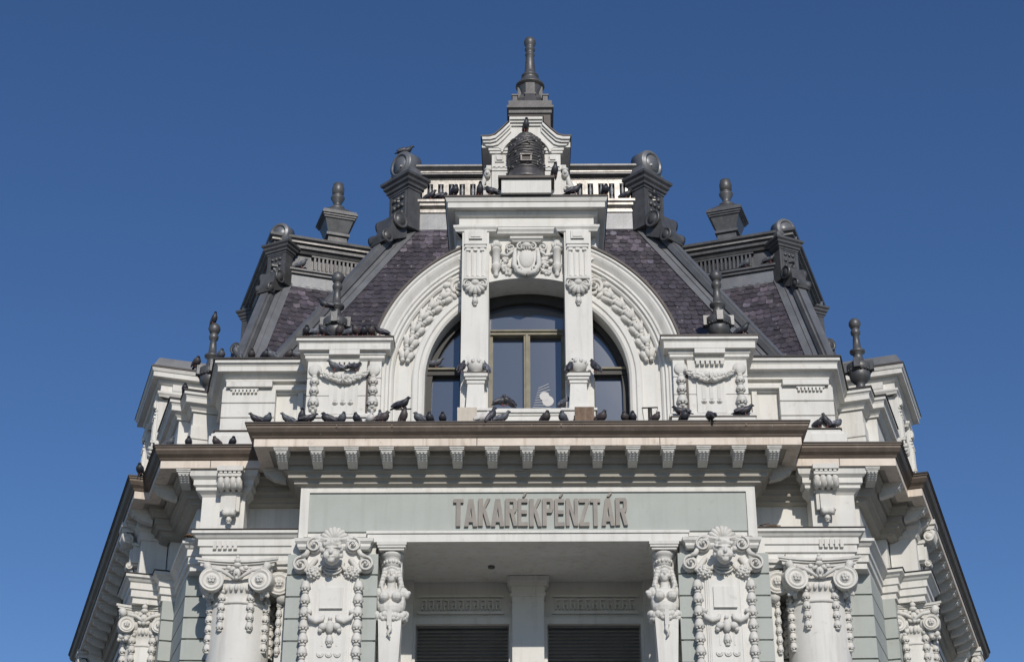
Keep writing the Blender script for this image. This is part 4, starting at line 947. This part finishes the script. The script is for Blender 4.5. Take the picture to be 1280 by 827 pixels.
# ---------------------------------------------------------------- beehive aedicule and spire
def mirror(pts): return pts + [(-x, z) for x, z in reversed(pts)]
A = MB()
A.box(-.62, .62, .05, 1.6, 17.88, 19.0)
out = [(.0, 19.62), (.30, 19.62), (.30, 19.50), (.44, 19.34), (.56, 19.22), (.66, 19.19), (.80, 19.19)]
low = [(.80, 19.02), (.62, 19.02), (.50, 19.02)] + [(.44 * math.cos(R(a)), 18.80 + .44 * math.sin(R(a))) for a in range(20, 91, 10)]
shape = list(reversed(out))[0:] ; shape = [(x, z) for x, z in out] + low
poly = shape + [(-x, z) for x, z in reversed(shape[1:-1])]
A.prism(poly, -.12, 1.5)
def band(f0, d0, f1, d1, y):                              # raking strip that follows the curved gable
    top = [(x * f0, z - d0) for x, z in out]; bot = [(x * f1, z - d1) for x, z in out]
    full = [(-x, z) for x, z in reversed(top)][:-1] + top + list(reversed(bot)) + [(-x, z) for x, z in bot][1:]
    n = len(out) * 2 - 1
    up = [(-x, z) for x, z in reversed(top)][:-1] + top; dn = [(-x, z) for x, z in reversed(bot)][:-1] + bot
    for i in range(len(up) - 1): A.prism([up[i], up[i + 1], dn[i + 1], dn[i]], y, 0)
band(1.0, 0, .985, .055, -.225); band(.985, .055, .965, .10, -.19); band(.95, .105, .90, .15, -.155)
A.arc(18.80, [(.44, -.05), (.44, -.145), (.475, -.145), (.475, -.05)], 15, 165, 20)
for sx in (-1, 1):
    A.M = frame(sx)
    A.box(.335, .62, -.06, .4, 18.05, 18.92); A.box(.32, .66, -.09, .4, 18.92, 18.97); A.box(.32, .68, -.11, .4, 18.97, 19.02)
    A.box(.40, .56, -.085, 0, 18.74, 18.89); A.taper(.48, -.09, 18.77, 18.86, .05, .02, .06, .02); A.box(.35, .61, -.075, 0, 18.62, 18.66); A.box(.34, .62, -.08, 0, 18.56, 18.60)
    for k in range(3): A.box(.385 + k * .085, .43 + k * .085, -.075, 0, 18.60, 18.64)
    A.box(.32, .66, -.09, .5, 17.88, 18.05)
    arc_ = [(.36, -.04), (.36, .3), (.44, .3), (.44, -.04)]
A.M = Matrix(); A.arc(18.80, [(.345, -.05), (.345, .3), (.42, .3), (.42, -.05)], 0, 180, 20, 18.1)
A.box(-.44, .44, -.42, .1, 17.88, 18.16)
aed = obj('aedicule', A, WHITE, bank)
m = MB().box(-.50, .50, -.47, .1, 18.162, 18.21); obj('plinth_flashing', m, FLASH, aed); m = MB(); m.prism([(x + (.02 if x else 0), z + .001) for x, z in out] + [(x + (.02 if x else 0), z + .03) for x, z in reversed(out)], -.235, 1.52)
m.prism([(-x - (.02 if x else 0), z + .001) for x, z in out] + [(-x - (.02 if x else 0), z + .03) for x, z in reversed(out)], -.235, 1.52)
obj('aedicule_flashing', m, FLASH, aed)
for sx in (-1, 1):
    m = MB(frame(sx)); m.box(.62, .72, .0, .5, 17.95, 18.72)
    m.spiral(.74, -.02, 18.22, .09, 1.4, .26, 90, -1); m.ell((.70, -.04, 18.50), (.065, .07, .09)); m.ell((.70, -.10, 18.50), (.03, .04, .04)); m.ell((.69, -.03, 18.60), (.075, .06, .04)); m.ell((.76, -.01, 18.08), (.08, .07, .10)); m.tube([(.67, .0, 18.68), (.71, .0, 18.58), (.76, .0, 18.38), (.83, .0, 18.2), (.82, 0, 18.02)], [.035, .045, .045, .06, .055])
    obj('mask_console', m, RELIEF, aed)
m = MB(); bc = (0, -.12)
m.lathe(*bc, [(.001, 18.22), (.345, 18.22), (.355, 18.26), (.33, 18.29), (.32, 18.40), (.305, 18.44), (.001, 18.44)], 30)
hv = obj('beehive', m, BRONZE, bank)
m = MB()
def skep(z):
    t = min(1, max(0, (z - 18.44) / .86)); return .285 * (1 + .06 * math.sin(t * 3.1)) * (1 - max(0, (t - .45) / .55) ** 2.6 * .82)
for i in range(16):
    z = 18.46 + i * .0535; r = skep(z); n = 30
    m.tube([(r * math.cos(2 * math.pi * k / n), bc[1] + r * math.sin(2 * math.pi * k / n), z + .007 * math.sin(k * 2.4 + i)) for k in range(n + 1)], [.030 + .008 * ((k + i) % 3 == 0) for k in range(n + 1)], 6)
m.lathe(bc[0], bc[1], [(skep(18.44 + .86 * t / 12) , 18.44 + .86 * t / 12) for t in range(13)], 20)
obj('woven_skep', m, BRONZE, hv)
m = MB()
for k in range(2):
    m.tube([((skep(18.95 + k * .06 + .0022 * a) + .02) * math.sin(R(a)), bc[1] - (skep(18.95 + k * .06 + .0022 * a) + .02) * math.cos(R(a)), 18.95 + k * .06 + .0022 * a) for a in range(-95, 96, 10)], .032, 6)
rr_ = random.Random(2)
for i in range(60):
    a = R(rr_.uniform(-88, 88)); z = rr_.choice((rr_.uniform(18.46, 18.56), rr_.uniform(18.46, 18.9), rr_.uniform(18.9, 19.15)))
    if abs(a) < .55 and z < 18.9: continue
    r = skep(z) + .02
    m.ell((r * math.sin(a), bc[1] - r * math.cos(a), z), (.05, .04, .028), 6, 5, rr_.uniform(-1.5, 1.5))
obj('flower_wreath', m, BRONZE, hv)
m = MB(); m.box(-.10, .10, bc[1] - .355, bc[1] - .25, 18.52, 18.535).box(-.10, -.075, bc[1] - .355, bc[1] - .25, 18.535, 18.64).box(.075, .10, bc[1] - .355, bc[1] - .25, 18.535, 18.64).box(-.11, .11, bc[1] - .365, bc[1] - .25, 18.64, 18.665)
obj('hive_entrance', m, BRONZE, hv)
m = MB(); m.box(-.075, .075, bc[1] - .33, bc[1] - .25, 18.535, 18.64); obj('hive_opening', m, FLASH, hv)

sp_ = MB(frame(1, .08, .75))
zs = 19.62
sp_.box(-.36, .36, -.36, .36, zs - .2, zs + .40)
sp_.sweep([(-.36, -.36), (.36, -.36), (.36, .36), (-.36, .36)], [(-.1, zs + .38), (.0, zs + .42), (.04, zs + .47), (.04, zs + .53), (.075, zs + .57), (.075, zs + .62), (.045, zs + .63), (.045, zs + .74), (-.1, zs + .76)], True)
sp_.taper(0, 0, zs + .74, zs + .82, .34, .34, .26, .26); sp_.taper(0, 0, zs + .82, zs + .95, .26, .26, .205, .205); sp_.taper(0, 0, zs + .95, zs + 1.02, .205, .205, .19, .19)
for a in range(4):
    Q = sp_.M; sp_.M = Q @ Matrix.Rotation(R(90 * a), 4, 'Z'); sp_.taper(0, -.24, zs + .74, zs + 1.0, .12, .09, .09, .02); sp_.box(-.105, .105, -.25, -.1, zs + 1.0, zs + 1.035); sp_.box(-.085, .085, -.235, -.1, zs + 1.035, zs + 1.27)
    sp_.box(-.33, -.24, -.33, -.24, zs + .74, zs + .90); sp_.box(-.345, -.225, -.345, -.225, zs + .90, zs + .93); sp_.M = Q
spire = obj('spire', sp_, SPIREM, bank)
m = MB(frame(1, .08, .75)); m.box(-.375, .375, -.375, .375, zs - .2, zs + .44); obj('spire_soffit_shade', m, FLASH, spire)  # dark colour stands in for the shaded underside of the slab
m = MB(frame(1, .08, .75))
m.lathe(0, 0, [(.2, zs + .95), (.225, zs + 1.0), (.235, zs + 1.03), (.19, zs + 1.07), (.19, zs + 1.14), (.225, zs + 1.24), (.235, zs + 1.30), (.275, zs + 1.31), (.275, zs + 1.345), (.23, zs + 1.36), (.22, zs + 1.40), (.20, zs + 1.44), (.145, zs + 1.49), (.145, zs + 1.53), (.165, zs + 1.545), (.165, zs + 1.57), (.115, zs + 1.59), (.10, zs + 1.7), (.078, zs + 2.03), (.095, zs + 2.05), (.095, zs + 2.07), (.075, zs + 2.09), (.073, zs + 2.14),
   (.10, zs + 2.17), (.10, zs + 2.20), (.08, zs + 2.23), (.085, zs + 2.26), (.11, zs + 2.31), (.115, zs + 2.37), (.095, zs + 2.43), (.05, zs + 2.465), (.001, zs + 2.475)], 24)
obj('spire_shaft', m, LEADD, spire)
# ---------------------------------------------------------------- floodlights, posts, nests on the building
def floodlight(x, m, label):
    e = bpy.data.objects.new('floodlight', None); COL.objects.link(e); e.location = (x, -.62, 13.275); tag(e, label, 'floodlight', 'floodlights on the cornice')
    b = MB(); b.box(-.15, .15, -.10, .10, .03, .30); b.box(-.16, .16, -.115, -.10, .02, .31); b.box(-.13, .13, .1, .14, .07, .26)
    o = obj('casing', b, m, e)
    b = MB(); b.box(-.17, -.155, -.02, .02, -.005, .2).box(.155, .17, -.02, .02, -.005, .2).box(-.17, .17, -.02, .02, -.005, .008); obj('bracket', b, FLASH, e)
    b = MB(); b.tube([(0, .02, .30), (0, .02, .34), (.02, .03, .36)], .012); obj('cable_gland', b, FLASH, e)
floodlight(-.985, LAMPB, 'pale beige floodlight box in front of the left pier pedestal')
floodlight(.935, RUST, 'rusty brown floodlight box in front of the right pier pedestal')
def post(x, h, label, bar):
    e = bpy.data.objects.new('metal_post', None); COL.objects.link(e); e.location = (x, -.70, 13.265); tag(e, label, 'post')
    obj('rod', MB().tube([(0, 0, 0), (0, 0, h)], .035, 8), FLASH, e)
    b = MB(); b.tube([(-.13, 0, h), (.13, 0, h + .01)], .012, 6)
    if bar: b.tube([(-.13, 0, h), (-.09, 0, 0)], .005, 5); b.tube([(.13, 0, h), (.04, 0, h - .25)], .005, 5)
    obj('crossbar', b, FLASH, e)
post(-2.03, .30, 'short dark metal post at the foot of the left archivolt with a pigeon on it', False)
post(2.01, .31, 'dark metal post with a thin wire crossbar at the foot of the right archivolt', True)
def nest(p, r, label, seed):
    rr = random.Random(seed); m = MB()
    for i in range(46):
        a = rr.uniform(0, 6.28); k = r * rr.uniform(.2, 1); c = (p[0] + k * math.cos(a), p[1] + k * .6 * math.sin(a), p[2] + rr.uniform(0, r * .45)); d = rr.uniform(0, 6.28); l = r * rr.uniform(.3, .8)
        m.tube([(c[0] - l * math.cos(d), c[1] - l * .6 * math.sin(d), c[2] - .01), c, (c[0] + l * math.cos(d), c[1] + l * .6 * math.sin(d), c[2] + rr.uniform(-.03, .02))], .009, 4)
    m.ell((p[0], p[1], p[2] + r * .12), (r * .75, r * .5, r * .2), 10, 6)
    tag(obj('bird_nest', m, TWIG), label, 'nest')
nest((3.98, .45, 11.88), .17, 'brown twig nest on the ledge right of the right cartouche pilaster', 1)
nest((4.2, .52, 11.36), .15, 'brown twig nest on top of the right half pilaster capital', 2)
nest((-4.28, .55, 11.05), .11, 'brown twig nest behind the left giant column capital', 3)
nest((-5.62, .66, 11.88), .10, 'small brown twig nest on the ledge end at the left corner', 4)

# ---------------------------------------------------------------- pigeons
PM = {'dark': mat('dark_feathers', (0.030, 0.030, 0.038), .5, 0, .4, 14, attr=True), 'grey': mat('blue_grey_feathers', (0.085, 0.09, 0.105), .55, 0, .4, 12, attr=True),
      'brown': mat('brown_feathers', (0.060, 0.047, 0.048), .55, 0, .45, 12, attr=True), 'white': mat('white_feathers', (0.62, 0.60, 0.58), .7, 0, .25, 9)}
BEAK = mat('pigeon_feet', (0.25, 0.09, 0.07), .6)
def pigeon_mesh(pose):
    b = MB()
    if pose == 'stand': sp_ = [(-.125, -.01), (-.115, .015), (-.09, .055), (-.055, .105), (-.015, .155), (.015, .20), (.03, .245), (.036, .275), (.05, .297), (.075, .292), (.098, .284)]
    elif pose == 'sit': sp_ = [(-.15, .045), (-.14, .055), (-.10, .075), (-.05, .095), (.0, .115), (.04, .14), (.06, .165), (.065, .185), (.08, .205), (.105, .20), (.128, .19)]
    else: sp_ = [(-.20, .06), (-.185, .068), (-.13, .085), (-.065, .10), (.0, .12), (.05, .145), (.085, .18), (.10, .205), (.12, .222), (.148, .216), (.172, .208)]
    rad = [.004, .022, .035, .062, .075, .068, .044, .033, .034, .018, .004]
    if pose == 'sit': rad = [.004, .025, .045, .072, .084, .078, .058, .043, .036, .018, .004]
    b.tube([(x, 0, z) for x, z in sp_], rad, 12)
    for j, f in enumerate(b.f):
        q = j // 12; b.tint[j] = (.8, .8, .8) if q < 2 else (1.5, 1.5, 1.55) if q < 4 else (1.15, 1.2, 1.2) if q < 6 else (.75, .95, .9) if q < 7 else (.7, .7, .75)
    i0, i1 = sp_[1], sp_[5]
    ang = math.atan2(i1[1] - i0[1], i1[0] - i0[0]); c = ((sp_[3][0] + sp_[2][0]) / 2 - .012, (sp_[3][1] + sp_[2][1]) / 2 + .012)
    for q in (-1, 1):
        n0 = len(b.f); b.ell((c[0], q * .052, c[1] + .008), (.125, .022, .045), 10, 8, -ang)
        for j in range(n0, len(b.f)): b.tint[j] = ((2.0, 2.0, 2.1), (1.9, 1.95, 2.0), (.5, .5, .5), (1.8, 1.8, 1.9))[(j * 7 // 3) % 4]
    b.ell((sp_[0][0] - .02, 0, sp_[0][1] - .005), (.06, .03, .01), 8, 5, -ang)
    return b
def leg_mesh(pose, q):
    b = MB(); x0 = -.03 if pose == 'stand' else 0; h = .09 if pose != 'sit' else .05
    return b.tube([(x0 + .045, q * .03, .004), (x0 + .005, q * .028, .008), (x0, q * .028, h + .02)], [.005, .008, .008], 5)
PROTO = {}
WORD = {'dark': 'dark', 'grey': 'blue-grey', 'brown': 'brownish', 'white': 'whitish'}
ACT = {'stand': 'standing upright', 'sit': 'sitting hunched', 'lean': 'perched with its tail stretched out'}
ORD = ['first', 'second', 'third', 'fourth', 'fifth', 'sixth', 'seventh', 'eighth', 'ninth']
BIRDS = [
    ('at the left end of the main cornice edge', -4.43, -0.8, 13.272, 'lean', 'dark', -70),
    ('at the left end of the main cornice edge', -4.24, -0.8, 13.272, 'sit', 'grey', 30),
    ('at the left end of the main cornice edge', -3.92, -0.8, 13.272, 'lean', 'grey', -60),
    ('on main cornice below the left pedestal', -3.68, -0.8, 13.272, 'stand', 'dark', 10),
    ('on main cornice below the left pedestal', -3.56, -0.8, 13.272, 'lean', 'dark', 90),
    ('on main cornice below the left pedestal', -3.27, -0.8, 13.272, 'sit', 'dark', -90),
    ('on main cornice below the left pedestal', -3.02, -0.8, 13.272, 'sit', 'grey', 40),
    ('on main cornice below the left pedestal', -2.78, -0.8, 13.272, 'sit', 'dark', -30),
    ('on main cornice below the left pedestal', -2.56, -0.8, 13.272, 'sit', 'white', 20),
    ('on main cornice below the left pedestal', -2.4, -0.8, 13.272, 'stand', 'grey', -20),
    ('on main cornice below the left pedestal', -2.35, -0.8, 13.272, 'sit', 'brown', 60),
    ('on main cornice edge below left arched light', -2.01, -0.8, 13.272, 'stand', 'brown', 20),
    ('on main cornice edge below left arched light', -1.76, -0.8, 13.272, 'sit', 'grey', -60),
    ('on main cornice edge below left arched light', -1.59, -0.8, 13.272, 'sit', 'dark', 0),
    ('on main cornice edge below left arched light', -1.38, -0.8, 13.272, 'sit', 'dark', 10),
    ('on main cornice below the middle sash window', -0.7, -0.8, 13.272, 'sit', 'white', 80),
    ('on main cornice below the middle sash window', -0.56, -0.8, 13.272, 'stand', 'dark', 100),
    ('on main cornice below the middle sash window', -0.39, -0.8, 13.272, 'lean', 'grey', 80),
    ('on main cornice below the middle sash window', 0.3, -0.8, 13.272, 'sit', 'brown', 20),
    ('on main cornice below the middle sash window', 0.58, -0.8, 13.272, 'sit', 'grey', -10),
    ('on main cornice right of the rusty floodlight', 1.21, -0.8, 13.272, 'sit', 'brown', 30),
    ('on main cornice right of the rusty floodlight', 1.59, -0.8, 13.272, 'sit', 'brown', -20),
    ('on main cornice right of the rusty floodlight', 1.72, -0.8, 13.272, 'sit', 'dark', 0),
    ('on main cornice below the right garland pedestal', 2.09, -0.8, 13.272, 'sit', 'brown', 40),
    ('on main cornice below the right garland pedestal', 2.56, -0.8, 13.272, 'sit', 'dark', 20),
    ('on main cornice below the right garland pedestal', 2.98, -0.8, 13.272, 'sit', 'dark', -160),
    ('on the plinth of the right garland pedestal', 2.57, -0.08, 13.7, 'lean', 'dark', -80),
    ('on the plinth of the right garland pedestal', 3.65, -0.08, 13.7, 'lean', 'dark', 80),
    ('on the sill of the middle sash window', -0.42, -0.05, 13.915, 'sit', 'dark', 100),
    ('on the sill of the middle sash window', -0.34, -0.05, 13.915, 'sit', 'dark', -60),
    ('on the sill of the middle sash window', 0.66, -0.05, 13.915, 'sit', 'grey', 60),
    ('beside the stone ball on the left pier pedestal', -1.09, -0.33, 14.39, 'stand', 'dark', 140),
    ('beside the stone ball on the left pier pedestal', -0.71, -0.33, 14.39, 'stand', 'grey', -140),
    ('beside the stone ball on the right pier pedestal', 0.75, -0.33, 14.39, 'stand', 'dark', 140),
    ('beside the stone ball on the right pier pedestal', 1.13, -0.33, 14.39, 'stand', 'dark', -140),
    ('on the transom of the left arched light', -1.59, 0.63, 14.957, 'lean', 'grey', 80),
    ('on the carved garland of the left pedestal', -3.28, 0.0, 14.6, 'lean', 'grey', -60),
    ('on the carved garland of the left pedestal', -2.93, 0.0, 14.6, 'lean', 'dark', 110),
    ('around the finial on the left garland pedestal', -3.79, -0.07, 15.236, 'sit', 'dark', 0),
    ('around the finial on the left garland pedestal', -3.59, -0.07, 15.236, 'lean', 'grey', 80),
    ('around the finial on the left garland pedestal', -3.5, -0.07, 15.236, 'sit', 'dark', -50),
    ('around the finial on the left garland pedestal', -3.22, -0.07, 15.236, 'sit', 'brown', 20),
    ('around the finial on the left garland pedestal', -3.06, -0.07, 15.236, 'sit', 'grey', 60),
    ('around the finial on the left garland pedestal', -2.93, -0.07, 15.236, 'sit', 'brown', -30),
    ('around the finial on the left garland pedestal', -2.8, -0.07, 15.236, 'sit', 'dark', 20),
    ('around the finial on the left garland pedestal', -2.67, -0.07, 15.236, 'sit', 'brown', 0),
    ('around the finial on the left garland pedestal', -2.52, -0.07, 15.236, 'lean', 'dark', -80),
    ('beside the finial on the right garland pedestal cap', 3.72, -0.07, 15.236, 'lean', 'dark', 60),
    ('on the attic cornice left of the left pedestal', -5.4, 0.82, 15.236, 'sit', 'grey', 30),
    ('on the attic cornice left of the left pedestal', -5.14, 0.82, 15.236, 'stand', 'grey', -30),
    ('on the attic cornice left of the left pedestal', -4.86, 0.82, 15.236, 'sit', 'brown', 20),
    ('on the attic cornice left of the left pedestal', -4.62, 0.82, 15.236, 'sit', 'dark', 40),
    ('on the attic cornice left of the left pedestal', -4.52, 0.82, 15.236, 'sit', 'grey', -60),
    ('on the attic cornice left of the left pedestal', -4.2, 0.82, 15.236, 'sit', 'brown', 30),
    ('on the attic cornice left of the left pedestal', -4.07, 0.82, 15.236, 'lean', 'grey', -70),
    ('on the base moulding of the right attic block', 5.03, 0.83, 13.887, 'sit', 'dark', 40),
    ('on the base moulding of the right attic block', 5.15, 0.83, 13.887, 'stand', 'dark', -60),
    ('on the base moulding of the right attic block', 5.35, 0.83, 13.887, 'sit', 'grey', 100),
    ('on the set-back cornice at the left corner', -6.0, 0.13, 13.272, 'sit', 'grey', 60),
    ('on the set-back cornice at the left corner', -5.69, 0.13, 13.272, 'sit', 'dark', 0),
    ('on the set-back cornice at the left corner', -5.22, 0.13, 13.272, 'sit', 'brown', -40),
    ('on the set-back cornice at the left corner', -4.95, 0.13, 13.272, 'sit', 'dark', 10),
    ('on the dormer cornice before the beehive plinth', -0.13, -0.3, 17.9, 'sit', 'dark', -60),
    ('on the dormer cornice before the beehive plinth', 0.09, -0.3, 17.9, 'sit', 'dark', 100),
    ('on the dormer cornice beside the beehive niche', -1.27, -0.3, 17.9, 'sit', 'dark', 20),
    ('on the dormer cornice beside the beehive niche', -0.82, -0.3, 17.9, 'stand', 'dark', 10),
    ('on the dormer cornice beside the beehive niche', -0.64, -0.3, 17.9, 'sit', 'dark', -90),
    ('on the dormer cornice beside the beehive niche', 0.87, -0.3, 17.9, 'lean', 'dark', 80),
    ('on the dormer cornice beside the beehive niche', 1.4, -0.3, 17.9, 'sit', 'dark', 20),
    ('on the plinth to the right of the bronze beehive', 0.51, -0.42, 18.212, 'stand', 'dark', 20),
    ('below the roof balustrade left of the dormer', -2.26, 2.95, 19.79, 'sit', 'dark', 0),
    ('below the roof balustrade left of the dormer', -1.89, 2.95, 19.79, 'lean', 'dark', 60),
    ('below the roof balustrade left of the dormer', -1.67, 2.95, 19.79, 'sit', 'dark', 100),
    ('below the roof balustrade right of the dormer', 1.99, 2.95, 19.79, 'lean', 'dark', 70),
    ('below the roof balustrade right of the dormer', 2.24, 2.95, 19.79, 'sit', 'dark', 10),
    ('below the roof balustrade right of the dormer', 2.35, 2.95, 19.79, 'sit', 'grey', 40),
    ('below the roof balustrade right of the dormer', 2.54, 2.95, 19.79, 'sit', 'dark', 0),
    ('on the very top of the bronze beehive', 0.0, -0.2, 19.32, 'stand', 'dark', 20),
    ('on top of the roundel of the left roof pylon', -2.42, 3.05, 20.9, 'lean', 'dark', 80),
    ('on the tip of the left flank finial', -5.91, 2.51, 16.8, 'stand', 'dark', 20),
    ('on the shoulder of the left flank finial', -6.15, 2.4, 15.86, 'sit', 'brown', 20),
    ('at the foot of the left flank finial', -6.28, 2.2, 15.24, 'sit', 'dark', 20),
    ('on the metal post by the left arched light', -2.05, -0.72, 13.55, 'lean', 'dark', 70),
    ('on the collar of the left pineapple finial', -3.58, 0.48, 16.05, 'lean', 'dark', -80),
    ('on the ledge of the left flank mansard', -4.57, 4.26, 18.98, 'lean', 'grey', 80),
    ('on the ledge of the right flank mansard', 4.46, 4.3, 18.98, 'sit', 'grey', 40),
    ('on the ledge of the right flank mansard', 4.94, 4.14, 18.98, 'lean', 'dark', 70),
    ('on the eave gutter at the left flank', -6.75, 1.35, 13.28, 'sit', 'dark', 0),
]
PLACES = {}
for b in BIRDS: PLACES.setdefault(b[0], []).append(b)
for place, bs in PLACES.items():
    bs = sorted(bs, key=lambda q: q[1])
    for i, (_, x, y, z, pose, colr, head) in enumerate(bs):
        key = (pose, colr)
        if key not in PROTO:
            o = obj('pigeon', pigeon_mesh(pose), PM[colr]); f = [obj('leg', leg_mesh(pose, q), BEAK, o) for q in (-1, 1)]
            PROTO[key] = (o, f)
        else:
            o0, f0 = PROTO[key]; o = o0.copy(); COL.objects.link(o)
            for f1 in f0: f = f1.copy(); COL.objects.link(f); f.parent = o
        o.location = (x, y, z); k = random.uniform(.74, .92); o.scale = (k, k, k * random.uniform(.95, 1.06))
        o.rotation_euler = (0, random.uniform(-.08, .08), R(head - 90 + random.uniform(-12, 12)))
        lab = f'{WORD[colr]} pigeon {ACT[pose]} {place}'
        if len(bs) > 1: lab = f'{WORD[colr]} pigeon, {ORD[i]} from left {place}'
        if len(lab.split()) > 16: lab = lab.replace(' the ', ' ', 1)
        if len(lab.split()) > 16: lab = lab.replace(' the ', ' ', 1)
        if len(lab.split()) > 16: print('LONG', lab)
        tag(o, lab, 'pigeon', 'pigeons perched on the building')
